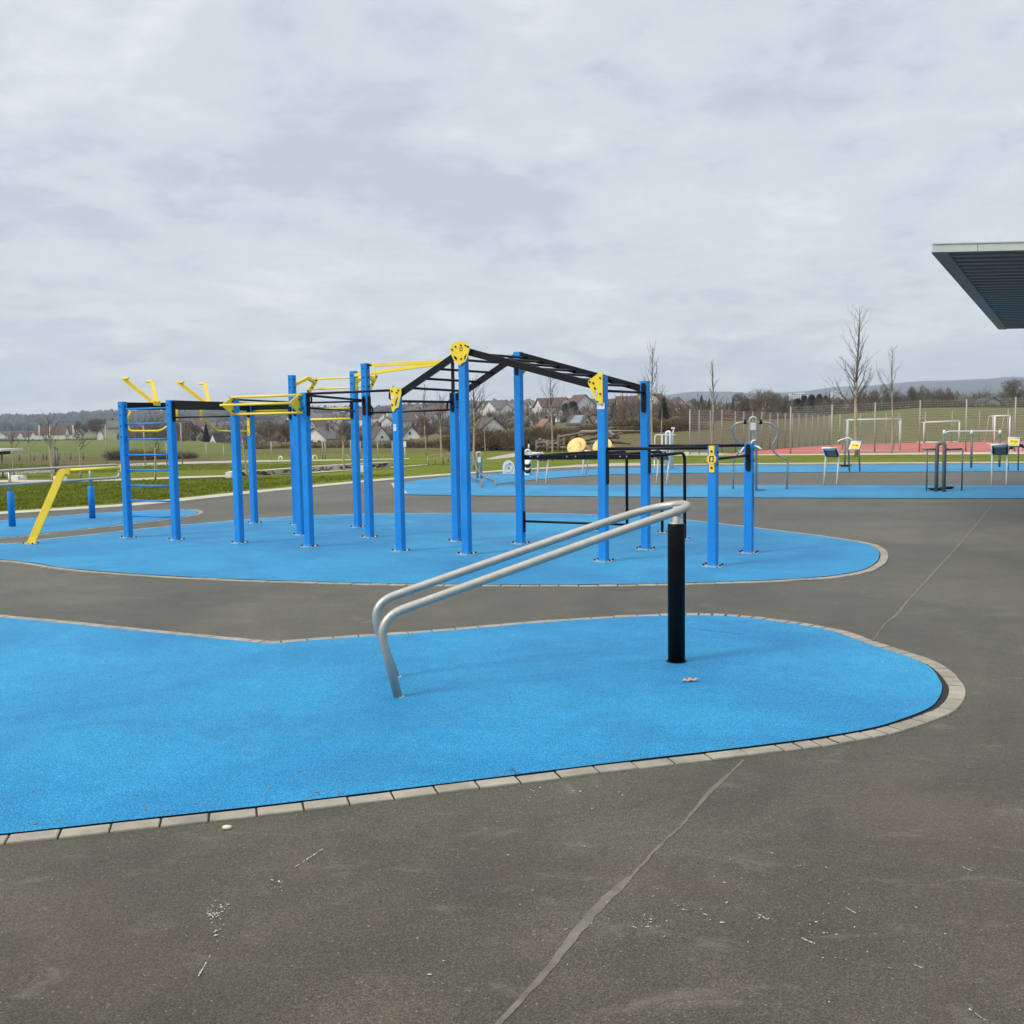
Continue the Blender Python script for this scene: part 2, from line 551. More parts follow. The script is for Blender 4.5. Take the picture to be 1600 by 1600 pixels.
def _asphalt(t, bs, v):
    big_ = t.noise(v, 0.35, 6, 0.6, 0.4)
    patch = t.noise(v, 1.5, 7, 0.65, 0.5)
    grit = t.noise(v, 150, 2, 0.7)
    grit2 = t.noise(v, 60, 4, 0.8)
    c = t.ramp(big_, [(0.30, (0.049, 0.042, 0.026)), (0.70, (0.080, 0.073, 0.050))])
    pc = t.ramp(patch, [(0.30, 0.74), (0.52, 1.0), (0.72, 1.25)])
    c = t.mix(1.0, c, pc, 'MULTIPLY')
    worn = t.ramp(t.noise(v, 0.22, 7, 0.62, 0.8), [(0.36, 0.80), (0.50, 1.0), (0.64, 1.32)])
    c = t.mix(1.0, c, worn, 'MULTIPLY')
    gc = t.ramp(grit, [(0.28, 0.30), (0.5, 0.95), (0.72, 2.0)])
    c = t.mix(1.0, c, gc, 'MULTIPLY')
    g2 = t.ramp(grit2, [(0.3, 0.72), (0.7, 1.28)])
    c = t.mix(1.0, c, g2, 'MULTIPLY')
    # rusty tint, dusty scuffs
    rust = t.math('MULTIPLY', t.ramp(t.noise(v, 0.8, 4, 0.6, 0.3), [(0.5, 0.0), (0.75, 1.0)]), 0.35)
    c = t.mix(rust, c, (0.105, 0.075, 0.055))
    mp = t.n('ShaderNodeMapping')
    mp.inputs['Rotation'].default_value = (0, 0, 0.5)
    mp.inputs['Scale'].default_value = (0.8, 1.5, 1)
    t.l(v, mp.inputs[0])
    dust = t.math('MULTIPLY', t.ramp(t.noise(mp.outputs[0], 3.4, 8, 0.72, 0.6), [(0.565, 0.0), (0.70, 1.0)]), 0.34)
    c = t.mix(dust, c, (0.22, 0.198, 0.155))
    # pale aggregate stones showing in the surface
    vo = t.n('ShaderNodeTexVoronoi', feature='F1')
    vo.inputs['Scale'].default_value = 62
    t.l(v, vo.inputs['Vector'])
    sepc = t.n('ShaderNodeSeparateColor')
    t.l(vo.outputs['Color'], sepc.inputs[0])
    st = t.math('MULTIPLY', t.math('LESS_THAN', vo.outputs['Distance'], 0.24), t.math('GREATER_THAN', sepc.outputs[0], 0.94))
    c = t.mix(t.math('MULTIPLY', st, 0.5), c, (0.26, 0.245, 0.20))
    t.l(c, bs.inputs['Base Color'])
    bs.inputs['Roughness'].default_value = 0.62
    bs.inputs['Specular IOR Level'].default_value = 0.35
    bs.inputs['Sheen Weight'].default_value = 0.22
    bs.inputs['Sheen Roughness'].default_value = 0.22
    bs.inputs['Sheen Tint'].default_value = (0.95, 1.0, 0.93, 1)
    set_bump(t, bs, t.math('ADD', grit, t.math('MULTIPLY', grit2, 1.4)), 0.6, 0.004)
M['asphalt'] = ground_mat('asphalt', _asphalt)

def _rubber(t, bs, v):
    big_ = t.noise(v, 0.5, 5, 0.6, 0.5)
    midn = t.noise(v, 6.0, 5, 0.65)
    grain = t.noise(v, 120, 2, 0.6)
    grain2 = t.noise(v, 42, 4, 0.75)
    c = t.ramp(big_, [(0.34, (0.005, 0.170, 0.375)), (0.66, (0.015, 0.248, 0.470))])
    c = t.mix(1.0, c, t.ramp(midn, [(0.3, 0.93), (0.7, 1.07)]), 'MULTIPLY')
    c = t.mix(1.0, c, t.ramp(grain, [(0.3, (0.10, 0.36, 0.48)), (0.5, (1, 1, 1)), (0.72, (3.6, 1.75, 1.50))]), 'MULTIPLY')
    c = t.mix(1.0, c, t.ramp(grain2, [(0.3, (0.60, 0.76, 0.84)), (0.7, (1.45, 1.22, 1.14))]), 'MULTIPLY')
    wear = t.math('MULTIPLY', t.ramp(t.noise(v, 1.1, 7, 0.68, 0.7), [(0.50, 0.0), (0.66, 1.0)]), 0.42)
    c = t.mix(wear, c, (0.008, 0.135, 0.290))
    mp = t.n('ShaderNodeMapping')
    mp.inputs['Scale'].default_value = (0.7, 2.2, 1)
    t.l(v, mp.inputs[0])
    scuff = t.math('MULTIPLY', t.ramp(t.noise(mp.outputs[0], 2.6, 9, 0.74, 0.5), [(0.58, 0.0), (0.74, 1.0)]), 0.22)
    c = t.mix(scuff, c, (0.10, 0.27, 0.40))
    t.l(c, bs.inputs['Base Color'])
    bs.inputs['Roughness'].default_value = 0.72
    bs.inputs['Specular IOR Level'].default_value = 0.22
    bs.inputs['Sheen Weight'].default_value = 0.12
    bs.inputs['Sheen Roughness'].default_value = 0.28
    set_bump(t, bs, t.math('ADD', grain, grain2), 0.55, 0.004)
M['rubber'] = ground_mat('blue_rubber_granulate', _rubber)

def _court(t, bs, v):
    c = t.ramp(t.noise(v, 0.7, 6, 0.6), [(0.3, (0.40, 0.078, 0.060)), (0.7, (0.48, 0.115, 0.092))])
    t.l(c, bs.inputs['Base Color'])
    bs.inputs['Roughness'].default_value = 0.8
M['court'] = ground_mat('red_court_surface', _court)

def _path(t, bs, v):
    c = t.ramp(t.noise(v, 1.2, 7, 0.7), [(0.3, (0.30, 0.25, 0.20)), (0.7, (0.44, 0.385, 0.33))])
    t.l(c, bs.inputs['Base Color'])
    bs.inputs['Roughness'].default_value = 0.9
M['gravel'] = ground_mat('pale_gravel', _path)

def _land(t, bs, v):
    at = t.n('ShaderNodeVertexColor')
    at.layer_name = 'cover'
    sc = t.n('ShaderNodeSeparateColor')
    t.l(at.outputs[0], sc.inputs[0])
    n1 = t.noise(v, 0.28, 7, 0.65, 0.3)
    n2 = t.noise(v, 2.6, 7, 0.7)
    n3 = t.noise(v, 26, 4, 0.7)
    lawn = t.ramp(n1, [(0.3, (0.110, 0.140, 0.012)), (0.55, (0.150, 0.178, 0.015)), (0.75, (0.190, 0.192, 0.030))])
    lawn = t.mix(1.0, lawn, t.ramp(n2, [(0.3, 0.70), (0.7, 1.28)]), 'MULTIPLY')
    lawn = t.mix(1.0, lawn, t.ramp(n3, [(0.3, 0.62), (0.7, 1.38)]), 'MULTIPLY')
    rough_ = t.ramp(t.noise(v, 0.5, 7, 0.7, 0.4), [(0.3, (0.080, 0.072, 0.026)), (0.5, (0.130, 0.108, 0.048)), (0.7, (0.175, 0.140, 0.072))])
    rough_ = t.mix(1.0, rough_, t.ramp(n2, [(0.3, 0.65), (0.7, 1.3)]), 'MULTIPLY')
    n4 = t.noise(v, 0.02, 5, 0.6)
    field = t.ramp(n4, [(0.3, (0.105, 0.135, 0.035)), (0.7, (0.150, 0.170, 0.055))])
    field = t.mix(1.0, field, t.ramp(t.noise(v, 0.25, 5, 0.7), [(0.3, 0.85), (0.7, 1.15)]), 'MULTIPLY')
    wood_ = t.ramp(t.noise(v, 0.03, 7, 0.7), [(0.3, (0.045, 0.044, 0.036)), (0.7, (0.095, 0.085, 0.066))])
    c = t.mix(sc.outputs[0], lawn, rough_)
    c = t.mix(sc.outputs[1], c, field)
    c = t.mix(sc.outputs[2], c, wood_)
    t.l(c, bs.inputs['Base Color'])
    bs.inputs['Roughness'].default_value = 0.95
    bs.inputs['Specular IOR Level'].default_value = 0.15
    set_bump(t, bs, t.math('ADD', n2, n3), 0.8, 0.06)
M['land'] = ground_mat('grass_and_woodland', _land)
M['blade'] = mat('grass_blade', (0.150, 0.190, 0.014), 0.8, 0, 0.45, 1.5, spec=0.1)
M['blade_dry'] = mat('dry_grass_blade', (0.16, 0.145, 0.06), 0.85, 0, 0.45, 1.5, spec=0.2)

HAZE = 1.6e-4

# ================================================================ SETTING
def smoothstep(a, b, x):
    t = min(1, max(0, (x - a) / (b - a)))
    return t * t * (3 - 2 * t)

def cover(x, y):
    if y < 1:
        return (0, 0, 0)
    s = 800 + F * x / y
    r = g = b = 0.0
    jit = 6 * mnoise.noise(Vector((x * 0.03, y * 0.05, 1.7)))
    if s < 430:
        k = 1 - smoothstep(300, 430, s)
        r = k * smoothstep(40, 43, y + jit * 0.3) * 0.95
        g = k * smoothstep(60, 68, y + jit * 0.5)
    rb = smoothstep(54, 62, y) * 0.8 if s > 380 else 0
    if s > 860:
        rb = smoothstep(50, 60, y) * (0.9 if s < 1280 else 0.68)
    r = max(r, rb)
    vil = smoothstep(250, 420, y) * (0.75 if s > 330 else 0.0)
    b = max(vil, smoothstep(900, 1500, y))
    if s > 1250 and y < 260:
        b = 0
    return (r, g, b)

def build_ground():
    rings = [0.0, 4, 8, 12, 16, 20, 24, 28, 32, 36, 40, 44, 48, 52, 56, 60]
    while rings[-1] < 6700:
        rings.append(rings[-1] * 1.045)
    angs = [a * 0.45 for a in range(-82, 83)]
    a = angs[-1] + 3
    while a < 360 - 37.5:
        angs.append(a)
        a += 6
    n = len(angs)
    vs_, fs, cv = [(0, 0, 0)], [], [(0, 0, 0)]
    for rr in rings[1:]:
        for an in angs:
            x, y = rr * math.sin(R(an)), rr * math.cos(R(an))
            vs_.append((x, y, ground_z(x, y)))
            cv.append(cover(x, y))
    for k in range(n):
        fs.append((0, 1 + (k + 1) % n, 1 + k))
    for i in range(len(rings) - 2):
        for k in range(n):
            p, q = 1 + i * n + k, 1 + i * n + (k + 1) % n
            fs.append((p, q, q + n, p + n))
    me = bpy.data.meshes.new('ground')
    me.from_pydata(vs_, [], fs)
    at = me.color_attributes.new('cover', 'FLOAT_COLOR', 'POINT')
    at.data.foreach_set('color', [c for t in cv for c in (*t, 1.0)])
    me.materials.append(M['land'])
    me.polygons.foreach_set('use_smooth', [True] * len(me.polygons))
    ob = bpy.data.objects.new('ground', me)
    COL.objects.link(ob)
    tag(ob, 'green lawn, rough grass banks and wooded hills running to the horizon', 'ground', kind='structure')
build_ground()

def catmull(pts, n=8, closed=False):
    out = []
    P = [Vector(p) for p in pts]
    N = len(P)
    for i in range(N if closed else N - 1):
        p0 = P[(i - 1) % N] if closed or i > 0 else P[0] * 2 - P[1]
        p1, p2 = P[i], P[(i + 1) % N]
        p3 = P[(i + 2) % N] if closed or i + 2 < N else P[-1] * 2 - P[-2]
        for j in range(n):
            t = j / n
            out.append(0.5 * ((2 * p1) + (p2 - p0) * t + (2 * p0 - 5 * p1 + 4 * p2 - p3) * t * t + (3 * p1 - p0 - 3 * p2 + p3) * t ** 3))
    if not closed:
        out.append(P[-1])
    return out

def sheet(name, pts, z, m, label, cat, side=0.0):
    mb = MB()
    vs_ = [Vector((p.x, p.y, z)) for p in pts]
    mb.add(vs_, [tuple(range(len(vs_)))])
    if side:
        n = len(vs_)
        lo = [Vector((p.x, p.y, z - side)) for p in pts]
        mb.add(vs_ + lo, [(i, n + i, n + (i + 1) % n, (i + 1) % n) for i in range(n)])
    ob = mb.build(name, m)
    # flat polygon: make sure it looks up and is cut into clean faces
    bm = bmesh.new(); bm.from_mesh(ob.data)
    bmesh.ops.triangulate(bm, faces=[f for f in bm.faces if len(f.verts) > 4])
    bmesh.ops.recalc_face_normals(bm, faces=bm.faces)
    for f in bm.faces:
        if abs(f.normal.z) > 0.5 and f.normal.z < 0:
            f.normal_flip()
    bm.to_mesh(ob.data); bm.free()
    tag(ob, label, cat, kind='structure')
    return ob

def gp(l):
    return [G(*p) for p in l]

# plaza of asphalt, bounded on its far side by the concrete kerb
curb_px = [(0, 806), (120, 798), (240, 789.5), (400, 772), (520, 760), (630, 749.5), (740, 741), (800, 737), (860, 733), (930, 730), (1000, 728.5), (1100, 727), (1300, 725.5), (1600, 724)]
curb = gp(curb_px)
d0 = (curb[0] - curb[1]).normalized()
d1 = (curb[-1] - curb[-2]).normalized()
curb = [curb[0] + d0 * 14] + catmull(curb, 6) + [curb[-1] + d1 * 40]
sheet('asphalt_pavement', curb + [Vector((60, -12, 0)), Vector((-26, -12, 0))], 0.005, M['asphalt'],
      'worn grey asphalt between the blue safety surfaces', 'pavement')

def ribbon(mb, line, w0, w1, z, mi=0, zb=None):
    """a strip beside a line, from offset w0 to w1 on its left; zb gives it a side wall"""
    L, Rr = [], []
    for i, p in enumerate(line):
        a, b = line[max(0, i - 1)], line[min(len(line) - 1, i + 1)]
        t = (b - a); t.z = 0; t.normalize()
        nrm = Vector((-t.y, t.x, 0))
        L.append(p + nrm * w0); Rr.append(p + nrm * w1)
    n = len(L)
    vs_ = [Vector((p.x, p.y, z)) for p in L] + [Vector((p.x, p.y, z)) for p in Rr]
    mb.add(vs_, [(i, i + 1, n + i + 1, n + i) for i in range(n - 1)], mi)
    if zb is not None:
        lo = [Vector((p.x, p.y, zb)) for p in L]
        lo2 = [Vector((p.x, p.y, zb)) for p in Rr]
        mb.add(vs_[:n] + lo, [(i, n + i, n + i + 1, i + 1) for i in range(n - 1)], mi)
        mb.add(vs_[n:] + lo2, [(i, i + 1, n + i + 1, n + i) for i in range(n - 1)], mi)

mb = MB(); ribbon(mb, curb, 0.0, 0.62, 0.035, 0, -0.05)
tag(mb.build('concrete_kerb', M['concrete']), 'pale concrete edging between asphalt and lawn', 'kerb', kind='structure')

# blue safety surfaces ------------------------------------------------
def outline(parts, n=8):
    """parts: lists of pixel points; corners stay sharp where two lists meet"""
    out = []
    for pl in parts:
        c = catmull(gp(pl), n)
        out += c[:-1]
    out.append(G(*parts[-1][-1]))
    return out

near_a = outline([[(-420, 930), (0, 967), (200, 987), (420, 1009)],
                  [(420, 1009), (520, 1001), (640, 993), (760, 983), (860, 974.5), (960, 968), (1030, 965), (1090, 964), (1145, 966), (1200, 972), (1292, 987), (1350, 1007),
                   (1425, 1032), (1455, 1048), (1470, 1070), (1471, 1083), (1465, 1097), (1450, 1111), (1405, 1129), (1355, 1143), (1275, 1157), (1200, 1167), (1100, 1179.5),
                   (1000, 1191), (800, 1216), (600, 1241), (400, 1265), (200, 1287), (0, 1309), (-420, 1352)]])
mid_a = outline([[(-300, 862), (0, 876), (100, 889), (200, 897.5), (300, 903.5), (400, 908), (500, 911), (600, 913.5), (700, 915), (800, 915.5), (900, 915.5), (1000, 914.5), (1100, 912), (1200, 908.5),
                  (1290, 902.5), (1345, 893), (1368, 881), (1374, 870), (1371, 861), (1354, 852), (1300, 842), (1200, 829), (1080, 815), (1000, 808.5), (900, 804.5), (800, 803),
                  (700, 803), (600, 804), (500, 806.5), (400, 812), (300, 820.5), (240, 826), (150, 836), (80, 843.5), (0, 852), (-300, 861)]])
left_a = outline([[(-300, 841), (0, 815), (75, 809), (150, 803), (240, 798.5), (285, 797.5), (304, 798.5), (309, 801), (300, 805.5), (240, 815), (150, 825.5), (80, 833), (0, 842), (-300, 862)]])
far_a = outline([[(612, 757), (680, 748.5), (740, 742.5), (800, 740), (860, 737), (930, 733.5), (1000, 731), (1100, 729), (1250, 727.5), (1600, 726), (2100, 722)],
                 [(2100, 722), (2100, 733)], [(2100, 733), (1600, 737), (1300, 738.5), (1200, 739), (1080, 740), (1000, 741), (940, 743), (880, 746.5), (830, 751), (795, 755), (775, 757.5)],
                 [(775, 757.5), (790, 758.3), (830, 758.5), (1000, 758.8), (1300, 759), (1600, 759.2), (2100, 758)], [(2100, 758), (2100, 778)],
                 [(2100, 778), (1600, 779.7), (1300, 779), (1100, 778), (900, 776.5), (700, 775), (640, 773.5), (622, 770.5)], [(622, 770.5), (612, 757)]])
sheet('blue_rubber_surface', near_a, 0.016, M['rubber'], 'nearest bright blue rubber surface, under the silver sloping rail', 'play surface')
sheet('blue_rubber_surface', mid_a, 0.016, M['rubber'], 'rounded blue rubber surface under the blue calisthenics rig', 'play surface')
sheet('blue_rubber_surface', left_a, 0.016, M['rubber'], 'narrow blue rubber surface at left under the double handrail', 'play surface')
sheet('blue_rubber_surface', far_a, 0.016, M['rubber'], 'long far blue rubber surface under the steel fitness machines', 'play surface')

def edging(name, line, label, soil=None, seed=1, name_small=False):
    """concrete pavers laid along the outline, dark joints, soil gap where the rubber has shrunk"""
    rnd = random.Random(seed)
    area = sum(line[i].x * line[(i + 1) % len(line)].y - line[(i + 1) % len(line)].x * line[i].y for i in range(len(line)))
    sgn = -1 if area > 0 else 1          # outward side as 'left' offset sign
    mb = MB()
    ribbon(mb, line, -0.03 * sgn, 0.094 * sgn, 0.0080, 1)
    # resample by length
    acc, pos = [0.0], 0
    for i in range(len(line) - 1):
        acc.append(acc[-1] + (line[i + 1] - line[i]).length)
    def at(s_):
        s_ = min(max(s_, 0), acc[-1] - 1e-6)
        lo, hi = 0, len(acc) - 2
        while lo < hi:
            m_ = (lo + hi + 1) // 2
            if acc[m_] <= s_: lo = m_
            else: hi = m_ - 1
        f = (s_ - acc[lo]) / max(1e-9, acc[lo + 1] - acc[lo])
        t = (line[lo + 1] - line[lo]); t.z = 0; t.normalize()
        return line[lo].lerp(line[lo + 1], f), t
    s_ = 0.0
    while s_ < acc[-1] - 0.05:
        p_, t0 = at(s_); _, t1 = at(min(s_ + 0.25, acc[-1]))
        curv = t0.angle(t1, 0.0)
        sx = 800 + F * p_.x / max(p_.y, .5)
        small = curv > 0.10 or (name_small and (sx > 1235 or (sx > 1050 and p_.y > 7.2)))
        Lb = 0.105 if small else 0.195
        gap = (0.012 if small else 0.006) + rnd.random() * 0.004
        p, t = at(s_ + gap / 2); q, t2 = at(min(s_ + Lb - gap / 2, acc[-1]))
        g0 = 0.012 + (soil(p) if soil else 0)
        g1 = 0.012 + (soil(q) if soil else 0)
        n0 = Vector((-t.y, t.x, 0)) * sgn; n1 = Vector((-t2.y, t2.x, 0)) * sgn
        zt = 0.0125 + rnd.uniform(-0.0015, 0.0025)
        wv = (0.092 if small else 0.086) + rnd.uniform(-0.002, 0.002)
        a, b, c, d = p + n0 * g0, q + n1 * g1, q + n1 * (g1 + wv), p + n0 * (g0 + wv)
        ch = 0.004
        ctr = (a + b + c + d) / 4
        top = [Vector((v.x, v.y, zt)) + ((ctr - v).normalized() * ch if True else 0) * 1 for v in (a, b, c, d)]
        for v in top: v.z = zt
        low = [Vector((v.x, v.y, zt - 0.004)) for v in (a, b, c, d)]
        bot = [Vector((v.x, v.y, 0.0)) for v in (a, b, c, d)]
        f = [(0, 1, 2, 3)] + [(i, 4 + i, 4 + (i + 1) % 4, (i + 1) % 4) for i in range(4)] + [(4 + i, 8 + i, 8 + (i + 1) % 4, 4 + (i + 1) % 4) for i in range(4)]
        mb.add(top + low + bot, f, 0)
        s_ += Lb
    ob = mb.build(name, [M['paver'], M['joint']])
    bm = bmesh.new(); bm.from_mesh(ob.data); bmesh.ops.recalc_face_normals(bm, faces=bm.faces)
    for f in bm.faces:
        if f.material_index == 1 and f.normal.z < 0: f.normal_flip()
    bm.to_mesh(ob.data); bm.free()
    tag(ob, label, 'paving edge', kind='structure')

TIP = G(1476, 1085)
edging('paver_edging', near_a, 'row of grey concrete pavers framing the nearest blue surface',
       soil=lambda p: 0.028 * math.exp(-((p - TIP).length / 0.55) ** 2) + (0.008 * math.exp(-((p - G(1250, 1165)).length / 0.9) ** 2)), seed=3, name_small=True)
edging('paver_edging', mid_a, 'row of grey concrete pavers framing the blue surface of the rig', seed=4)
edging('paver_edging', left_a, 'row of grey concrete pavers framing the left blue surface', seed=5)
mb = MB(); ribbon(mb, [G(612, 756), G(622, 772.5)], -0.02, 0.22, 0.02)
tag(mb.build('concrete_edging', M['concrete']), 'short slanting concrete edge at the left tip of the far blue surface', 'kerb', kind='structure')

# sealed crack across the asphalt -------------------------------------
M['sealant'] = mat('light_crack_mortar', (0.142, 0.127, 0.100), 0.9, 0, 0.35, 9, 0.5, 90)
rs = random.Random(8)
def seam(pts, label):
    line = catmull(gp([(p[0], p[1]) for p in pts]), 14)
    wd = catmull([Vector((p[2], 0, 0)) for p in pts], 14)
    mb = MB(); vs_, fs = [], []
    for i, p in enumerate(line):
        a, b = line[max(0, i - 1)], line[min(len(line) - 1, i + 1)]
        t = (b - a).normalized(); nrm = Vector((-t.y, t.x, 0))
        w_ = max(0.004, wd[i].x * (0.38 + 0.06 * mnoise.noise(Vector((i * 0.13, 0, pts[0][0])))))
        o = nrm * 0.004 * mnoise.noise(Vector((i * 0.21, 5, 2)))
        w2 = w_ * (1 + 0.25 * mnoise.noise(Vector((i * 0.3, 9, 4))))
        vs_ += [Vector((p.x, p.y, 0.0068)) + o + nrm * w_, Vector((p.x, p.y, 0.0068)) + o - nrm * w2]
    fs = [(2 * i, 2 * i + 1, 2 * i + 3, 2 * i + 2) for i in range(len(line) - 1)]
    mb.add(vs_, fs)
    tag(mb.build('crack_seam', M['sealant']), label, 'crack', kind='structure')
seam([(770, 1612, .022), (800, 1580, .026), (850, 1525, .03), (905, 1455, .046), (940, 1415, .05), (975, 1382, .04), (990, 1368, .016), (1020, 1335, .016), (1050, 1305, .018),
      (1062, 1295, .014), (1085, 1268, .02), (1110, 1238, .032), (1128, 1222, .03), (1150, 1201, .016), (1162, 1189, .014)], 'pale mended crack running across the near asphalt')
seam([(1364, 1002, .014), (1382, 977, .018), (1400, 962, .036), (1420, 938, .026), (1450, 905, .03), (1500, 850, .03), (1530, 815, .034), (1556, 783, .03)], 'pale mended crack running across the asphalt at right')

M['seam_dark'] = mat('dark_blue_joint', (0.008, 0.10, 0.22), 0.9)
for pa, lab in (([(1072, 983.5), (1110, 989), (1163, 995)], 'thin dark joint in the blue rubber right of the black post'), ([(800, 1205), (808, 1217)], 'short joint at the front edge of the blue rubber')):
    mb = MB(); ribbon(mb, gp(pa), -0.003, 0.003, 0.0195)
    tag(mb.build('rubber_joint', M['seam_dark']), lab, 'joint', kind='structure')

# paths, court ---------------------------------------------------------
def band(name, far_px, near_px, z, m, label, cat):
    sheet(name, gp(far_px) + gp(near_px)[::-1], z, m, label, cat)
band('gravel_path', [(-300, 743), (0, 737), (100, 734), (200, 725), (300, 721.5), (400, 719.5), (560, 717.5), (640, 716.2)],
     [(-300, 749), (0, 742), (100, 738.5), (200, 729.5), (300, 725), (400, 722.3), (560, 719.5), (640, 717.8)], 0.012, M['gravel'], 'pale gravel path crossing behind the lawn', 'path')
band('concrete_path', [(-300, 758), (0, 751), (100, 750.5), (200, 748.5), (290, 745), (380, 742.5), (480, 738), (600, 731), (668, 726)],
     [(-300, 763), (0, 754.5), (100, 754), (200, 751.8), (290, 748), (380, 744.5), (480, 740), (600, 732.5), (668, 727)], 0.018, M['concrete'], 'narrow concrete path through the lawn', 'path')
band('light_path', [(756, 718.2), (775, 713.5), (800, 708.6), (830, 706)], [(770, 718.4), (800, 715.0), (830, 713.0), (850, 712.0)], 0.014, M['gravel'], 'light path running off to the playground', 'path')
band('light_path', [(850, 731.2), (900, 726.5), (960, 724.0), (1000, 723.5)], [(850, 733.0), (900, 730.5), (960, 729.0), (1000, 728.2)], 0.012, M['gravel'], 'light paved patch behind the far blue surface', 'path')
band('asphalt_path', [(1000, 708), (1060, 706.5), (1140, 708.5), (1300, 704), (1600, 702), (2100, 698)],
     [(1000, 712.5), (1060, 712.3), (1140, 712), (1300, 711.5), (1600, 710), (2100, 706)], 0.012, M['concrete'], 'grey strip along the front of the red court', 'path')
band('red_court', [(1128, 710.2), (1215, 702), (1300, 695.2), (1440, 692.2), (1600, 690), (2100, 682)],
     [(1130, 710.8), (1215, 709.8), (1300, 709), (1440, 707.5), (1600, 705.8), (2100, 701)], 0.020, M['court'], 'red sports court behind the tall net', 'court')

# short grass you can tell apart near the kerb (one mass)
def grass(name, n, region, hgt, m, label, seed):
    rnd = random.Random(seed)
    mb = MB(); k = 0
    while k < n:
        px, py = rnd.uniform(*region[0]), rnd.uniform(*region[1])
        p = G(px, py)
        if not region[2](px, py):
            continue
        k += 1
        for _ in range(3):
            h = hgt * rnd.uniform(0.4, 1.3)
            q = p + Vector((rnd.gauss(0, 0.06), rnd.gauss(0, 0.06), 0))
            a = rnd.uniform(0, 6.28)
            d = Vector((math.cos(a), math.sin(a), 0))
            w_ = rnd.uniform(0.006, 0.012)
            tip = q + Vector((rnd.gauss(0, 0.03), rnd.gauss(0, 0.03), h))
            mb.add([q - d * w_, q + d * w_, tip], [(0, 1, 2)], 0 if rnd.random() < 0.8 else 1)
    tag(mb.build(name, [m, M['blade_dry']]), label, 'grass', kind='stuff')
def curb_y(px):
    for (a, b), (c, d) in zip(curb_px[:-1], curb_px[1:]):
        if a <= px <= c:
            return b + (d - b) * (px - a) / (c - a)
    return 806 if px < 0 else 724
grass('lawn_grass', 26000, ((-60, 720), (726, 800), lambda px, py: py < curb_y(px) - 8 and not (742 < py + 0.022 * px < 755)), 0.05, M['blade'], 'short green grass of the lawn beyond the kerb', 21)

# ================================================================ FOREGROUND RAIL
b_n, b_f = G(624.5, 1092.5), G(620.5, 1061)
post_c = G(1057, 1037)
side = (b_f - b_n)
fm = (b_n + b_f) / 2
axis = (post_c - fm); axis.z = 0
alen = axis.length
axis.normalize()
perp = Vector((-axis.y, axis.x, 0))
hw = side.length / 2
perp = side.normalized()
def bp(a, s_, z):
    return fm + axis * a + perp * (hw * s_) + Vector((0, 0, z))
bench = thing('sloping_rail', 'silver sloping double rail with a black sleeved post on the nearest blue surface', 'exercise rail', fm)
zt, zb = 1.115, 0.50
path = []
top_a = alen + 0.10
near = [bp(0.0, -1, -0.02), bp(-0.125, -1, zb), bp(top_a - 0.34, -1, zt - 0.092)]
far = [bp(0.0, 1, -0.02), bp(-0.165, 1, zb + 0.004), bp(top_a - 0.34, 1, zt - 0.092)]
sl = (near[2] - near[1]).normalized()
pn = rounded([near[0], near[1], near[2]], 0.17, 10)
pf_ = rounded([far[0], far[1], far[2]], 0.17, 10)
arc = []
cc = (near[2] + far[2]) / 2
flat = Vector((axis.x, axis.y, 0.25 * sl.z)).normalized()
for k in range(1, 24):
    a = math.pi * k / 24
    arc.append(cc - perp * (hw * math.cos(a)) + (sl * 0.55 + flat * 0.45) * (0.335 * math.sin(a)))
n0 = len(pn); sub = lambda a, b, k: [a.lerp(b, i / k) for i in range(1, k)]
full = pn[:-1] + [pn[-2].lerp(pn[-1], i / 12) for i in range(1, 12)] + [pn[-1]] + arc + [pf_[-1]] + [pf_[-1].lerp(pf_[-2], i / 12) for i in range(1, 12)] + pf_[:-1][::-1]
for _ in range(14):
    full = [full[0]] + [full[i] if i < n0 + 2 or i > len(full) - n0 - 3 else full[i - 1] * .25 + full[i] * .5 + full[i + 1] * .25 for i in range(1, len(full) - 1)] + [full[-1]]
mb = MB(); mb.tube(full, 0.0270, 18)
mb.build('rail', M['steel'], bench)
mb = MB()
mb.lathe(post_c, [(0.058, 0.0), (0.058, 0.945), (0.054, 0.957), (0.03, 0.958)], 32)
mb.build('post_sleeve', M['plastic_black'], bench)
mb = MB(); mb.lathe(post_c + Vector((0, 0, 0.0165)), [(0.059, 0.0), (0.070, 0.0012), (0.066, 0.002), (0.059, 0.002)], 32); mb.build('ground_joint', M['joint'], bench)
mb = MB()
mb.lathe(post_c + Vector((0, 0, 0.957)), [(0.050, 0.0), (0.050, 0.006), (0.026, 0.008), (0.0255, 0.05)], 28)
stub_top = cc + (sl * 0.4 + flat * 0.6) * 0.285
mb.tube([post_c + Vector((0, 0, 0.96)), post_c + Vector((0, 0, 1.06)), stub_top + Vector((0, 0, -0.01))], [0.0255, 0.0255, 0.022], 18)
mb.build('support_pipe', M['steel'], bench)
mb = MB()
mb.lathe(b_n + Vector((0, 0, 0.015)), [(0.030, 0.0), (0.028, 0.004), (0.025, 0.005)], 18)
mb.build('foot_collar', M['steel'], bench)
mb = MB()
mb.lathe(b_f + Vector((0, 0, 0.015)), [(0.034, 0.0), (0.030, 0.004), (0.025, 0.005)], 18)
mb.build('foot_collar', M['steel'], bench)

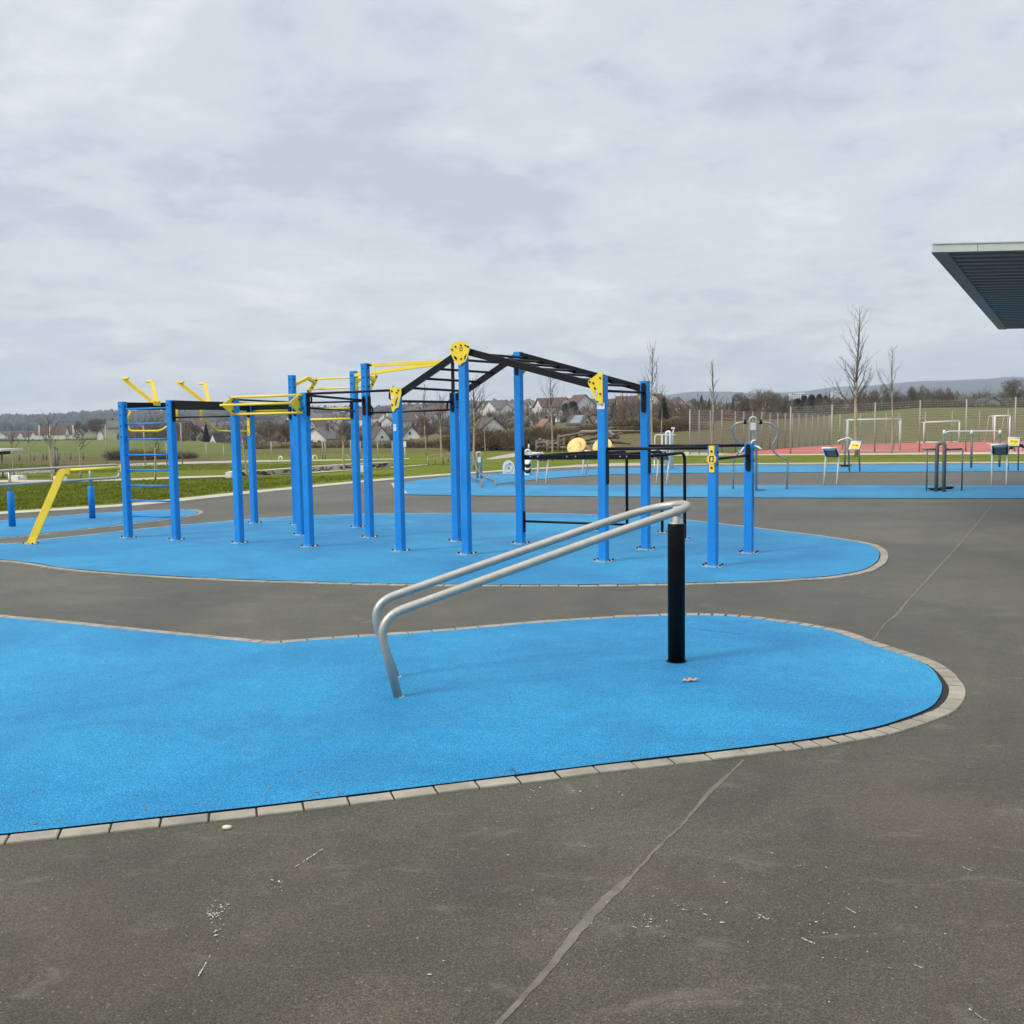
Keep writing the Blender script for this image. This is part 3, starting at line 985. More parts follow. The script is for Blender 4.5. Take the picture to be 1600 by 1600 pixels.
# dry leaf, pale chip, paint flakes
lf = G(1079, 1069)
mb = MB()
pts = [(-0.085, 0.0, 0.012), (-0.06, 0.03, 0.03), (-0.03, 0.02, 0.012), (-0.005, 0.045, 0.034), (0.03, 0.025, 0.015), (0.06, 0.045, 0.03), (0.085, 0.01, 0.022),
       (0.06, -0.02, 0.028), (0.03, -0.012, 0.010), (0.0, -0.035, 0.026), (-0.03, -0.018, 0.008), (-0.06, -0.038, 0.02)]
mid_l = [(-0.06, 0, 0.006), (-0.02, 0, 0.004), (0.02, 0.004, 0.006), (0.06, 0.008, 0.012)]
vv = [lf + Vector(p) * 0.62 + Vector((0, 0, 0.017)) for p in pts + mid_l]
mb.add(vv, [(0, 1, 12), (1, 2, 13, 12), (2, 3, 14, 13), (3, 4, 14), (4, 5, 15, 14), (5, 6, 15), (6, 7, 15), (7, 8, 14, 15), (8, 9, 13, 14), (9, 10, 13), (10, 11, 12, 13), (11, 0, 12)], 0)
ob = mb.build('dry_leaf', M['leaf'], origin=lf)
tag(ob, 'crumpled dry brown leaf on the blue surface beside the black post', 'leaf')
cp = G(355, 1296.5)
mb = MB(); mb.lathe(cp, [(0.004, 0.006), (0.017, 0.007), (0.015, 0.016), (0.004, 0.019)], 9)
for i in range(len(mb.v)):
    x, y, z = mb.v[i]
    mb.v[i] = (cp.x + (x - cp.x) * 1.25, cp.y + (y - cp.y) * 0.8, z)
tag(mb.build('stone_chip', M['chip'], origin=cp), 'small pale stone chip on the asphalt by the paver row', 'stone')

def flakes():
    rnd = random.Random(5)
    mb = MB()
    def flake(p, L, W, a):
        d = Vector((math.cos(a), math.sin(a), 0)); n = Vector((-d.y, d.x, 0))
        k = rnd.randint(5, 7); pl = []
        for i in range(k):
            t = 2 * math.pi * i / k
            pl.append(p + d * (L * math.cos(t) * rnd.uniform(0.6, 1.1)) + n * (W * math.sin(t) * rnd.uniform(0.5, 1.1)) + Vector((0, 0, 0.0085 + 0.003 * rnd.random())))
        mb.add(pl, [tuple(range(k))])
    clusters = [((900, 1240), (110, 45), 60), ((1020, 1450), (120, 60), 70), ((1300, 1440), (120, 60), 40), ((1330, 1490), (70, 50), 30), ((800, 1232), (60, 14), 22),
                ((340, 1430), (14, 14), 110), ((340, 1462), (6, 9), 25), ((430, 1385), (14, 12), 20), ((1013, 1446), (12, 6), 30), ((1200, 1380), (220, 120), 40), ((1450, 900), (100, 60), 26), ((1560, 1010), (40, 40), 8),
                ((600, 1430), (320, 110), 28)]
    for (cx, cy), (sx, sy), n in clusters:
        for _ in range(int(n * 0.42)):
            px, py = rnd.gauss(cx, sx * 0.6), rnd.gauss(cy, sy * 0.6)
            lim = 1312 - 0.118 * px if px < 1200 else 1190
            if py < lim and px < 1500 and py > 960:
                continue
            if py > 1640 or py < 790: continue
            q = rnd.random() ** 2.2
            flake(G(px, py), 0.0022 + 0.008 * q, 0.0016 + 0.0035 * rnd.random() ** 2, rnd.uniform(-0.9, 0.9))
    for (a, b, w_) in [((460, 1359), (503, 1331), .0035), ((310, 1530), (330, 1495), .003), ((1252, 1470), (1273, 1479), .004), ((1321, 1422), (1337, 1431), .003), ((1181, 1430), (1199, 1441), .003),
                       ((1428, 1512), (1441, 1517), .0026), ((1515, 1582), (1540, 1600), .0022), ((1505, 1359), (1520, 1365), .0022), ((1240, 1358), (1252, 1356), .0022)]:
        A, B = G(*a), G(*b)
        for k in range(14):
            if rnd.random() < 0.15: continue
            t = (k + rnd.random()) / 14
            p = A.lerp(B, t)
            d = B - A
            flake(p, (B - A).length / 16, w_ * rnd.uniform(0.5, 1.2), math.atan2(d.y, d.x))
    tag(mb.build('paint_flakes', M['flake']), 'white paint flakes and scratches scattered on the asphalt', 'debris', kind='stuff')
flakes()
def grit():
    rnd = random.Random(15)
    mb = MB()
    for k in range(0, 190, 2):
        if k < 70:
            px, py = rnd.uniform(-40, 1440), rnd.uniform(985, 1290)
            if py > 1296 - 0.122 * px or (px > 1300 and (py < 1010 or py > 1140)) or py < 972 + 0.09 * min(px, 420): continue
        elif k < 120:
            t_ = rnd.random(); px = 20 + 1180 * t_; py = 1303 - 139 * t_ - abs(rnd.gauss(0, 7)) + 2
        else:
            px, py = rnd.uniform(200, 1300), rnd.uniform(830, 905)
        p = G(px, py) + Z0 * 0.018
        r_ = rnd.uniform(0.003, 0.009) * (1.3 if k > 119 else 1)
        a_ = rnd.uniform(0, 3)
        d_ = Vector((math.cos(a_), math.sin(a_), 0)); n_ = Vector((-d_.y, d_.x, 0))
        mb.add([p - d_ * r_ * 1.6, p + n_ * r_, p + d_ * r_ * 1.5, p - n_ * r_ * .8, p + Z0 * r_ * .5], [(0, 3, 4), (3, 2, 4), (2, 1, 4), (1, 0, 4)], 0 if rnd.random() < .6 else 1)
    tag(mb.build('grit', [M['wood'], M['crumb']]), 'specks of grit and leaf crumbs lying on the blue rubber', 'debris', kind='stuff')
Z0 = Vector((0, 0, 1))
grit()

# ================================================================ CALISTHENICS RIG
TH = R(28)
U = Vector((math.cos(TH), -math.sin(TH), 0))       # along the rows
W = Vector((math.sin(TH), math.cos(TH), 0))        # away from the camera
Z = Vector((0, 0, 1))
PX = {1: (201.5, 842.5, 2.05), 2: (276, 846, 2.05), 3: (375, 851, 2.07), 4: (398, 819.5, 2.05), 5: (464, 822, 2.48), 6: (471, 838, 2.13), 7: (484, 857, 2.09), 8: (559.5, 826, 2.50),
      9: (578, 842, 2.53), 10: (626.5, 864, 2.10), 11: (714, 848, 2.07), 12: (730, 869, 2.60), 13: (814, 852, 2.585), 14: (943.5, 880, 2.17), 15: (1009, 861, 2.145), 16: (1114, 888, 1.36), 17: (1170, 867, 1.355)}
base, topz = {}, {}
for k, (px, py, zt_) in PX.items():
    g = G(px, py)
    d = Vector((g.x, g.y, 0)).normalized()
    base[k] = g + d * 0.06
    topz[k] = zt_
rig = thing('calisthenics_rig', 'large blue post calisthenics rig with black bars and yellow brackets on the rounded blue surface', 'fitness rig', base[7].copy())
HB = 0.05
LABELS = {12: 'tall post crowned by a round yellow bracket at the peak of the monkey bars', 16: 'short front post with a narrow yellow plate', 17: 'short rear post with a black plate and dark vertical lettering',
          1: 'outer post of the blue ladder', 14: 'post with a yellow side bracket and a white sticker'}
posts = {}
for k in base:
    mb = MB(); c = 0.008; h = HB
    oct_ = [(-h + c, -h), (h - c, -h), (h, -h + c), (h, h - c), (h - c, h), (-h + c, h), (-h, h - c), (-h, -h + c)]
    mb.prism([base[k] + U * a + W * b + Z * 0.02 for a, b in oct_], Z * (topz[k] - 0.02))
    # bolt heads near the top on the two near faces
    if k in (1, 2, 5, 8, 9, 11, 16, 17, 4, 7):
        zs = [0.07, 0.20] + ([0.36, 0.52] if k == 1 else []) + ([0.33, 0.47] if k in (8, 9) else [])
        for dz in zs:
            p = base[k] + Z * (topz[k] - dz)
            if k not in (16, 17): mb.cyl(p - W * 0.045, p - W * 0.057, 0.011, 8, 1)
            mb.cyl(p + U * 0.045, p + U * 0.060, 0.012, 8, 1)
            if k in (16, 17): mb.cyl(p - U * 0.045, p - U * 0.060, 0.012, 8, 1)
    po = mb.build('post', [M['blue'], M['bolt']], rig, label=LABELS.get(k))
    posts[k] = po
    mb = MB()
    mb.box(base[k] + Z * 0.021, (0.23, 0.13, 0.010), (U, W, Z))
    mb.box(base[k] + Z * 0.0215, (0.13, 0.22, 0.011), (U, W, Z))
    for a in (-1, 1):
        for b in (-1, 1):
            p = base[k] + U * (0.095 * a) + W * (0.048 * b) + Z * 0.026
            mb.cyl(p, p + Z * 0.022, 0.013, 8, 1)
    mb.build('base_plate', [M['zinc'], M['bolt']], po)

def bar(name, a, za, b, zb_, r, m, oa=None, ob=None):
    mb = MB()
    A = base[a] + Z * za + (oa or Vector()); B = base[b] + Z * zb_ + (ob or Vector())
    mb.tube([A, B], r, 12)
    return mb.build(name, m, rig)
def beam(name, a, za, b, zb_, w_, h_, m, off=None):
    mb = MB()
    mb.beam(base[a] + Z * za + (off or Vector()), base[b] + Z * zb_ + (off or Vector()), w_, h_)
    return mb.build(name, m, rig)
def face_plate(k, z0, z1, face='f', w_=0.055, m='black', bolts=True, off=0.0, name='bracket'):
    n = -W if face == 'f' else (U if face == 'r' else (-U if face == 'l' else W))
    t = U if face in 'fb' else W
    mb = MB(); rr = w_ / 2; pl = []
    for i in range(9):
        a = math.pi * i / 8; pl.append((rr * math.cos(a), z1 - rr + rr * math.sin(a)))
    for i in range(9):
        a = math.pi + math.pi * i / 8; pl.append((rr * math.cos(a), z0 + rr + rr * math.sin(a)))
    o = base[k] + n * (HB + 0.001) + t * off
    mb.prism([o + t * a + Z * z for a, z in pl], n * 0.014)
    if bolts:
        nb = max(2, int((z1 - z0) / 0.09))
        for i in range(nb):
            z = z0 + 0.035 + (z1 - z0 - 0.07) * i / (nb - 1)
            p = o + Z * z + n * 0.014
            mb.cyl(p, p + n * 0.008, 0.009, 8, 1)
    return mb.build(name, [M[m], M['bolt']], rig)

# wall ladder
for z in (1.94, 1.72, 1.49, 1.26, 1.035, 0.805, 0.58, 0.35):
    bar('rung', 1, z, 2, z, 0.0135, M['blue'])
beam('beam', 1, 1.985, 4, 1.985, 0.05, 0.11, M['black'])
beam('beam', 2, 1.985, 4, 1.985, 0.05, 0.13, M['black'], -U * 0.0)
beam('beam', 4, 1.985, 5, 1.985, 0.05, 0.12, M['black'])
bar('bar', 2, 1.80, 3, 1.80, 0.012, M['black'])
bar('bar', 3, 2.03, 5, 2.04, 0.014, M['black'])
face_plate(2, 1.74, 2.04, 'r'); face_plate(5, 1.76, 1.97, 'f', off=-0.02); face_plate(6, 1.80, 2.04, 'f'); face_plate(4, 1.80, 1.93, 'f', 0.06)
face_plate(4, 1.50, 1.80, 'f', 0.055, 'yellow')
bar('bar', 4, 1.92, 5, 1.92, 0.024, M['yellow'])

# V shaped pull-up handles and the low handles hanging under the beam
bd = (base[1] - base[4]); bd.z = 0; bl = bd.length; bd.normalize()
bn = Vector((bd.y, -bd.x, 0))
if bn.x < 0: bn = -bn
def on_beam(px):
    lo, hi = 0.0, 1.0
    for _ in range(40):
        m_ = (lo + hi) / 2
        p = base[1].lerp(base[4], m_)
        if 800 + F * p.x / p.y < px: lo = m_
        else: hi = m_
    return base[1].lerp(base[4], lo)
for px_, tips in ((247, ((190, 590), (237, 594))), (328, ((276, 596), (320, 597.5)))):
    ap = on_beam(px_ + 2) + Z * 2.03
    mb = MB()
    t1 = V(tips[0][0] + 3, tips[0][1] + 1.5, ap.y + 0.02)
    t2 = V(tips[1][0], tips[1][1] + 1.5, ap.y + 0.22)
    for t_, s_ in ((t1, 1), (t2, -1)):
        mb.beam(ap + bn * (-0.03 * s_), t_, 0.045, 0.055)
        mb.tube([t_ - bn * (0.03 * s_), t_ + bn * (0.13 * s_) - Z * 0.005], 0.017, 10)
    mb.box(ap - Z * 0.0, (0.12, 0.08, 0.07), (bd, bn, Z))
    mb.build('pull_up_handle', M['yellow'], rig)
for px_, pth in ((275.5, [(276, 641), (275, 657), (260, 667.5), (250, 673.5), (202, 673.5), (199, 655), (204, 643)]), (314.5, [(314, 640), (314, 651), (327, 662), (340, 673.5), (361, 673.8), (387, 674)])):
    b0 = on_beam(px_)
    P_ = []
    for i, (a, b) in enumerate(pth):
        dep = b0.y if px_ < 300 else b0.y + (base[4].y - 0.06 - b0.y) * i / (len(pth) - 1)
        P_.append(V(a, b, dep - 0.06))
    mb = MB(); mb.tube(rounded(P_, 0.06, 4), 0.017, 8)
    mb.box(V(px_, 648, b0.y - 0.05), (0.045, 0.03, 0.17), (U, W, Z))
    mb.build('low_handle', M['yellow'], rig)

# three-bar cage between two front posts
for k in (3, 7):
    mb = MB()
    o = base[k] - W * (HB + 0.0) + U * (0.012 if k == 3 else -0.055)
    mb.prism([o + Z * 2.075, o - W * 0.235 + Z * 1.95, o + Z * 1.805, o + W * 0.02 + Z * 1.805, o + W * 0.02 + Z * 2.075], U * 0.012)
    for z in (2.0, 1.87):
        mb.cyl(o + Z * z + U * 0.012 - W * 0.02, o + Z * z + U * 0.02 - W * 0.02, 0.012, 8, 1)
    mb.build('cage_plate', [M['yellow'], M['bolt']], rig)
for z, o in ((2.06, -0.06), (1.95, -0.275), (1.825, -0.06)):
    bar('cage_bar', 3, z, 7, z, 0.0165, M['yellow'], W * o, W * o)

# bars of the middle bays
bar('bar', 7, 2.075, 10, 2.085, 0.016, M['black'], W * -0.02, W * -0.02)
bar('bar', 7, 2.06, 9, 2.00, 0.016, M['black'])
bar('bar', 6, 1.99, 9, 1.99, 0.014, M['black'])
bar('bar', 7, 1.89, 8, 1.875, 0.014, M['black'])
bar('bar', 5, 1.75, 8, 1.75, 0.019, M['yellow'])
bar('bar', 5, 1.92, 8, 1.92, 0.014, M['yellow'])
bar('bar', 9, 1.82, 11, 1.84, 0.014, M['black'])
face_plate(7, 1.78, 2.085, 'r', 0.06); face_plate(8, 1.75, 2.03, 'f', 0.05, off=-0.02); face_plate(9, 1.79, 2.06, 'f', 0.05); face_plate(9, 1.78, 2.07, 'r', 0.06)
face_plate(11, 1.81, 2.075, 'f', 0.055)
for k, z, sgn in ((9, 1.86, 1), (10, 2.03, -1), (11, 1.90, -1), (7, 2.02, 1)):
    o = base[k] + U * (HB * sgn)
    mb = MB(); mb.tube(rounded([o + Z * (z + 0.10), o + U * (0.06 * sgn) + Z * (z + 0.03), o + U * (0.065 * sgn) + Z * (z - 0.06), o + Z * (z - 0.06)], 0.03, 4), 0.013, 8)
    mb.build('hook', M['black'], rig)

# slanting yellow frame behind the tall pair
for k, a1, a2, f1, f2 in ((5, (481, 590.5), (493, 598), (495.5, 591), (481, 616)), (8, (572, 586), (584, 594), (588.5, 585.5), (576, 611))):
    d_ = base[k].y
    mb = MB()
    p0 = base[k] + W * 0.04; p0.z = V(460 if k == 5 else 554, 602 if k == 5 else 597, d_).z
    q1, q2 = V(*a1, d_ + 0.30), V(*a2, d_ + 0.52)
    mb.beam(p0, q1, 0.05, 0.05); mb.beam(q1, q2, 0.05, 0.05)
    mb.beam(V(*f1, d_ + 0.56), V(*f2, d_ + 0.50), 0.03, 0.06)
    for t in (0.15, 0.6):
        p = V(*f1, d_ + 0.52).lerp(V(*f2, d_ + 0.46), t) + U * 0.03
        mb.cyl(p - W * 0.03, p + U * 0.02 - W * 0.04, 0.013, 8, 1)
    mb.build('frame_arm', [M['yellow'], M['bolt']], rig)
for a, b in (((496, 592.5), (586, 588)), ((489, 608.5), (580, 604))):
    mb = MB(); mb.tube([V(*a, base[5].y + 0.54), V(*b, base[8].y + 0.54)], 0.014, 10)
    mb.build('frame_bar', M['yellow'], rig)
face_plate(8, 2.18, 2.47, 'r', 0.06, 'yellow')
# long yellow beams meeting over the rear post of the sloping ladder
top11 = base[11] + Z * 2.50
mb = MB(); mb.box(base[11] - W * 0.02 + Z * 2.27, (0.035, 0.035, 0.44), (U, W, Z)); mb.build('riser', M['black'], rig)
A = base[9] + Z * (V(575, 571, base[9].y).z)
mb = MB(); mb.beam(A + (top11 - A).normalized() * 0.13, top11, 0.05, 0.045); mb.beam(A, A + (top11 - A).normalized() * 0.129, 0.03, 0.028, mi=1)
for t in (0.03, 0.09): mb.cyl(top11 - (top11 - A).normalized() * t + Z * 0.02, top11 - (top11 - A).normalized() * t + Z * 0.035, 0.012, 8, 1)
mb.build('roof_beam', [M['yellow'], M['black']], rig)
A2 = base[8] + Z * (V(556, 586.5, base[8].y).z)
B2 = top11 + (A2 - top11).normalized() * 0.12 - Z * 0.005
mb = MB(); mb.beam(A2, B2, 0.05, 0.045); mb.build('roof_beam', M['yellow'], rig)

# sloping ladder and monkey bars
def lerp(a, b, t): return a + (b - a) * t
fr0, fr1 = base[10] + Z * 2.01, base[12] + Z * 2.545
re0, re1 = base[11] + Z * 1.985, base[13] + Z * 2.55
bi = W * 0.0
for a, b in ((fr0, fr1), (re0, re1)):
    mb = MB(); mb.beam(a + (b - a).normalized() * 0.04, b - (b - a).normalized() * 0.03, 0.042, 0.078); mb.build('ladder_rail', M['black'], rig)
for t in (0.20, 0.41, 0.62, 0.83):
    mb = MB(); mb.tube([lerp(fr0, fr1, t) - Z * 0.01, lerp(re0, re1, t) - Z * 0.01], 0.0165, 10); mb.build('rung', M['black'], rig)
bar('rung', 10, 1.945, 11, 1.945, 0.0165, M['black'])
m0, m1 = base[12] + Z * 2.545, base[14] + Z * 2.035
n0, n1 = base[13] + Z * 2.55, base[15] + Z * 2.04
for a, b in ((m0, m1), (n0, n1)):
    mb = MB(); mb.beam(a + (b - a).normalized() * 0.03, b - (b - a).normalized() * 0.03, 0.042, 0.085); mb.build('ladder_rail', M['black'], rig)
for t in (0.07, 0.20, 0.33, 0.46, 0.60, 0.74, 0.88):
    mb = MB(); mb.tube([lerp(m0, m1, t) - Z * 0.01, lerp(n0, n1, t) - Z * 0.01], 0.0165, 10); mb.build('rung', M['black'], rig)
bar('bar', 14, 2.00, 15, 2.00, 0.016, M['black'])
bar('bar', 14, 1.33, 16, 1.335, 0.018, M['black']); bar('bar', 15, 1.33, 17, 1.33, 0.018, M['black'])
bar('bar', 16, 1.21, 17, 1.21, 0.016, M['black']); 
face_plate(15, 1.75, 2.12, 'f', 0.06); face_plate(17, 1.02, 1.345, 'f', 0.058); face_plate(14, 0.92, 1.34, 'r', 0.055); face_plate(15, 0.98, 1.32, 'r', 0.055); face_plate(13, 2.28, 2.44, 'f', 0.055)

# yellow node plates
apex = [(-.158, .022), (-.137, .06), (-.073, .087), (0, .098), (.07, .083), (.112, .036), (.116, -.012), (.085, -.106), (.055, -.153), (.010, -.172), (-.018, -.196), (-.037, -.192), (-.050, -.172), (-.112, -.122), (-.146, -.050)]
hole_l = [(-.110, -.075), (-.070, -.090), (-.060, -.105), (-.060, -.140), (-.098, -.112)]
hole_r = [(.078, -.058), (.088, -.045), (.060, -.125), (.036, -.140), (.040, -.092)]
def node_plate(o, ax, pl, holes, bolts, emblem=None, name='node_plate'):
    n = ax.cross(Z)
    mb = MB()
    curve_fill(mb, pl, holes, 0.012, o, ax, Z, 0)
    for a, b in bolts:
        p = o + ax * a + Z * b
        mb.cyl(p, p + n * 0.018, 0.011, 8, 1)
    if emblem == 'frame':
        p = o + n * 0.008
        for a, b, w_, h_ in ((-.016, 0, .006, .042), (.016, 0, .006, .042), (0, .018, .026, .006), (0, -.018, .026, .006)):
            mb.box(p + ax * a + Z * b, (w_, .003, h_), (ax, n, Z), 1)
    if emblem == 'dot':
        mb.cyl(o + ax * -0.02 - Z * 0.01 + n * 0.006, o + ax * -0.02 - Z * 0.01 + n * 0.010, 0.024, 16, 2)
    return mb.build(name, [M['yellow'], M['bolt'], M['sticker']], rig)
o12 = base[12] + Z * 2.555
node_plate(o12 - W * 0.062 + U * 0.01, U, apex, [hole_l, hole_r], [(-.125, .0), (-.075, .034), (0, .048), (.065, .042), (.10, .025), (0, -.118)], 'frame')
node_plate(base[13] + Z * 2.475 + W * 0.062, -U, apex, [hole_l, hole_r], [(-.075, .034), (0, .048), (.065, .042)])
p10 = [(-.062, .115), (-.055, .13), (.02, .115), (.085, .118), (.108, .085), (.108, .04), (.06, -.135), (.015, -.150), (-.005, -.185), (-.035, -.185), (-.045, -.14), (-.05, -.02)]
node_plate(base[10] + Z * 2.00 - W * 0.060, U, p10, [[(.055, .005), (.065, .01), (.035, -.11), (.005, -.12), (.015, -.055)]], [(-.03, .075), (.07, .08), (.045, .05), (-.03, -.10)], 'dot')
node_plate(base[11] + Z * 1.98 + W * 0.060, U * -1, [(-a, b) for a, b in p10][::-1], [], [(.03, .075), (-.07, .08)])
p14 = [(.028, .155), (.028, -.185), (.010, -.20), (-.020, -.195), (-.022, -.165), (-.058, -.155), (-.075, -.12), (-.155, .05), (-.150, .075), (-.08, .118), (-.005, .168)]
node_plate(base[14] + Z * 2.045 - W * 0.060, U, p14, [[(-.085, .0), (-.06, -.005), (-.035, -.06), (-.038, -.115), (-.058, -.10)]], [(.0, .10), (.0, -.08), (-.085, .045), (-.132, .06)])
node_plate(base[15] + Z * 1.99 + W * 0.060, -U, [(-a, b) for a, b in p14][::-1], [], [(0, .10)])
# yellow number plate and emblem of the short front post, lettering on the rear one
mb = MB()
o = base[16] - W * (HB + 0.001)
mb.box(o + Z * 1.215 - W * 0.004, (0.060, 0.010, 0.295), (U, W, Z))
hexa = [(0.056 * math.cos(R(a)), 0.062 * math.sin(R(a))) for a in range(15, 375, 45)]
mb.prism([o - W * 0.004 + U * a + Z * (1.215 + b) for a, b in hexa], -W * 0.010)
for z in (1.30, 1.12): mb.cyl(o + Z * z - W * 0.008, o + Z * z - W * 0.020, 0.012, 8, 1)
oe = o + Z * 1.215 - W * 0.0152
for a, b, w_, h_ in ((-.018, 0, .012, .066), (-.006, .028, .014, .010), (.020, .012, .012, .042), (.010, .028, .018, .011), (.018, -.024, .014, .016), (.006, -.028, .010, .010)):
    mb.box(oe + U * a + Z * b, (w_, .003, h_), (U, W, Z), 3)
mb.box(oe + U * .002 + Z * .002, (.012, .0025, .034), (U, W, Z), 2)
mb.build('emblem_plate', [M['yellow'], M['bolt'], M['sticker'], M['ink']], rig)
mb = MB()
lettering(mb, 'KENGURU.PRO', 0.062, base[17] + U * (HB + 0.001) + Z * 0.78, -Z, U.cross(-Z), 0)
mb.build('lettering', M['ink'], rig)
# stickers
mb = MB(); mb.box(base[14] - W * (HB + 0.0015) + Z * 1.825 - U * 0.002, (0.094, 0.003, 0.072), (U, W, Z))
mb.box(base[14] - W * (HB + 0.0035) + Z * 1.832 + U * 0.018, (0.034, 0.002, 0.012), (U, W, Z), 1)
mb.box(base[14] - W * (HB + 0.0035) + Z * 1.84 - U * 0.030, (0.022, 0.002, 0.03), (U, W, Z), 2)
mb.build('sticker', [M['sticker'], M['sticker_red'], M['sticker_blue']], rig)
mb = MB(); mb.box(base[10] - W * (HB + 0.0015) + Z * 1.61 - U * 0.01, (0.040, 0.003, 0.085), (U, W, Z))
mb.box(base[10] - W * (HB + 0.0035) + Z * 1.625 - U * 0.01, (0.022, 0.002, 0.02), (U, W, Z), 1)
mb.build('sticker', [M['sticker'], M['sticker_blue']], rig)

# low parallel bars reaching back from the right bay
bm_dir = Vector((0.53, 0.85, 0)).normalized()
back = W * 0.065
mb = MB(); mb.beam(base[13] + back + Z * 1.18, base[15] + back + Z * 1.19, 0.05, 0.062)
for t in (0.08, 0.14, 0.38, 0.45, 0.80, 0.85):
    p = base[13].lerp(base[15], t) + back + Z * 1.195 - W * 0.025
    mb.cyl(p, p - W * 0.004, 0.010, 8, 1)
mb.build('crossbeam', [M['black'], M['zinc']], rig)
bar('lower_bar', 13, 0.315, 15, 0.315, 0.016, M['black'], back, back)
face_plate(13, 0.17, 0.46, 'r', 0.05); face_plate(13, 1.0, 1.33, 'r', 0.05)
for t, L in ((0.16, 1.76), (0.39, 1.76), (0.68, 1.82), (1.02, 1.15)):
    s0 = base[13].lerp(base[15], t) + back
    e0 = s0 + bm_dir * L
    mb = MB(); mb.tube(rounded([s0 + Z * 1.2, e0 + Z * 1.205, e0 + Z * 0.03], 0.13, 8), 0.021, 12)
    po = mb.build('parallel_bar', M['black'], rig)
    mb = MB(); mb.box(e0 + Z * 0.022, (0.17, 0.10, 0.010), (U, W, Z))
    for a in (-1, 1): mb.cyl(e0 + U * (0.065 * a) + Z * 0.026, e0 + U * (0.065 * a) + Z * 0.045, 0.012, 8, 1)
    mb.build('base_plate', [M['zinc'], M['bolt']], po)

# yellow sloping leg and bar beside the ladder
yb = G(48, 852)
yt = V(97, 737, 14.93)
mb = MB(); mb.beam(yb + Z * 0.02, yt, 0.105, 0.055, up=(0.3, -1, 0.2)); mb.beam(yt - U * 0.03, yt + Vector((0.10, 0.03, 0.005)), 0.05, 0.085)
yo = mb.build('slanting_leg', M['yellow'], rig)
mb = MB(); mb.box(yb + Z * 0.022, (0.24, 0.12, 0.010), (U, W, Z))
for a in (-1, 1):
    for b in (-1, 1): mb.cyl(yb + U * (0.10 * a) + W * (0.045 * b) + Z * 0.026, yb + U * (0.10 * a) + W * (0.045 * b) + Z * 0.046, 0.013, 8, 1)
mb.build('base_plate', [M['zinc'], M['bolt']], yo)
mb = MB(); e1 = base[1] + Z * 1.07 - U * HB
mb.tube([yt + Vector((0.08, 0.03, 0.02)), e1], 0.024, 12)
mb.box(e1, (0.03, 0.09, 0.11), (U, W, Z)); mb.build('side_bar', M['yellow'], rig)

# ================================================================ LEFT DOUBLE HANDRAIL
hA, hB = G(19.5, 824), G(144.5, 811)
hr = thing('double_handrail', 'double steel handrail on blue sleeved posts at the left edge, before the lawn', 'handrail', hA)
for p in (hA, hB):
    mb = MB(); mb.lathe(p, [(0.056, 0.0), (0.056, 0.60), (0.050, 0.61), (0.02, 0.612)], 22); mb.build('post_sleeve', M['blue'], hr)
    mb = MB(); mb.tube([p + Z * 0.6, p + Z * 0.97], 0.024, 12); mb.build('support_pipe', M['steel'], hr)
hd = (hB - hA).normalized()
rp = [hA - hd * 3 + Z * 0.975, hB + hd * 0.62 + Z * 0.975, hB + hd * 0.62 + Z * 0.735, hA - hd * 3 + Z * 0.735]
mb = MB(); mb.tube([p + Vector((0.03, -0.03, 0)) for p in rounded(rp, 0.11, 8)], 0.024, 12); mb.build('rail', M['steel'], hr)
mb = MB(); p = hA - hd * 2.6; mb.lathe(p, [(0.056, 0.0), (0.056, 0.60), (0.02, 0.612)], 22); mb.build('post_sleeve', M['blue'], hr)
mb = MB(); mb.tube([p + Z * 0.6, p + Z * 0.97], 0.024, 12); mb.build('support_pipe', M['steel'], hr)

# ================================================================ INFO BOARDS
def info_board(label, l1, l2, corners, front, dep=None, lean=True):
    """corners: top left, top right, bottom right, bottom left of the panel"""
    a, b = G(*l1), G(*l2)
    d = a.y
    th_ = thing('info_board', label, 'sign', (a + b) / 2, 'tilted boards on two legs by the fitness machines')
    tl, tr, br, bl_ = [V(c[0], c[1], d + (0.10 if i < 2 else -0.08) * (1 if front else -1)) for i, c in enumerate(corners)]
    leg_m = M['white'] if not front else M['steel_d']
    for foot, low, top in ((a, bl_, tl), (b, br, tr)):
        mb = MB(); mb.tube(rounded([foot, low, top], 0.08, 3), 0.024, 8); mb.build('leg', leg_m, th_)
    n = (tr - tl).cross(bl_ - tl).normalized()
    if n.y > 0: n = -n
    mb = MB(); mb.prism([tl, tr, br, bl_], n * 0.03); mb.build('frame', M['white'] if front else M['signdark'], th_)
    def inner(f0, f1, g0, g1):
        q = lambda s_, t_: tl.lerp(tr, s_).lerp(bl_.lerp(br, s_), t_)
        return [q(f0, g0), q(f1, g0), q(f1, g1), q(f0, g1)]
    mb = MB(); mb.prism([p + n * 0.031 for p in inner(.12, .88, .24, .92)], n * 0.006)
    if front:
        mb.prism([p + n * 0.038 for p in inner(.22, .46, .38, .52)], n * 0.002, 1)
        mb.prism([p + n * 0.038 for p in inner(.54, .80, .40, .62)], n * 0.002, 1)
    pan = mb.build('panel', [M['signyellow'] if front else M['signgrey'], mat_ink_y], th_)
    mb = MB(); mb.tube([tl + n * 0.02, tr + n * 0.02], 0.028, 8); mb.build('top_rail', M['white'], th_)
    if not front:
        mb = MB(); mb.prism([p + n * 0.031 for p in inner(.10, .90, .08, .20)], n * 0.01); mb.build('edge_strip', M['white'], th_)
mat_ink_y = mat('ochre_print', (0.42, 0.30, 0.03), 0.6)
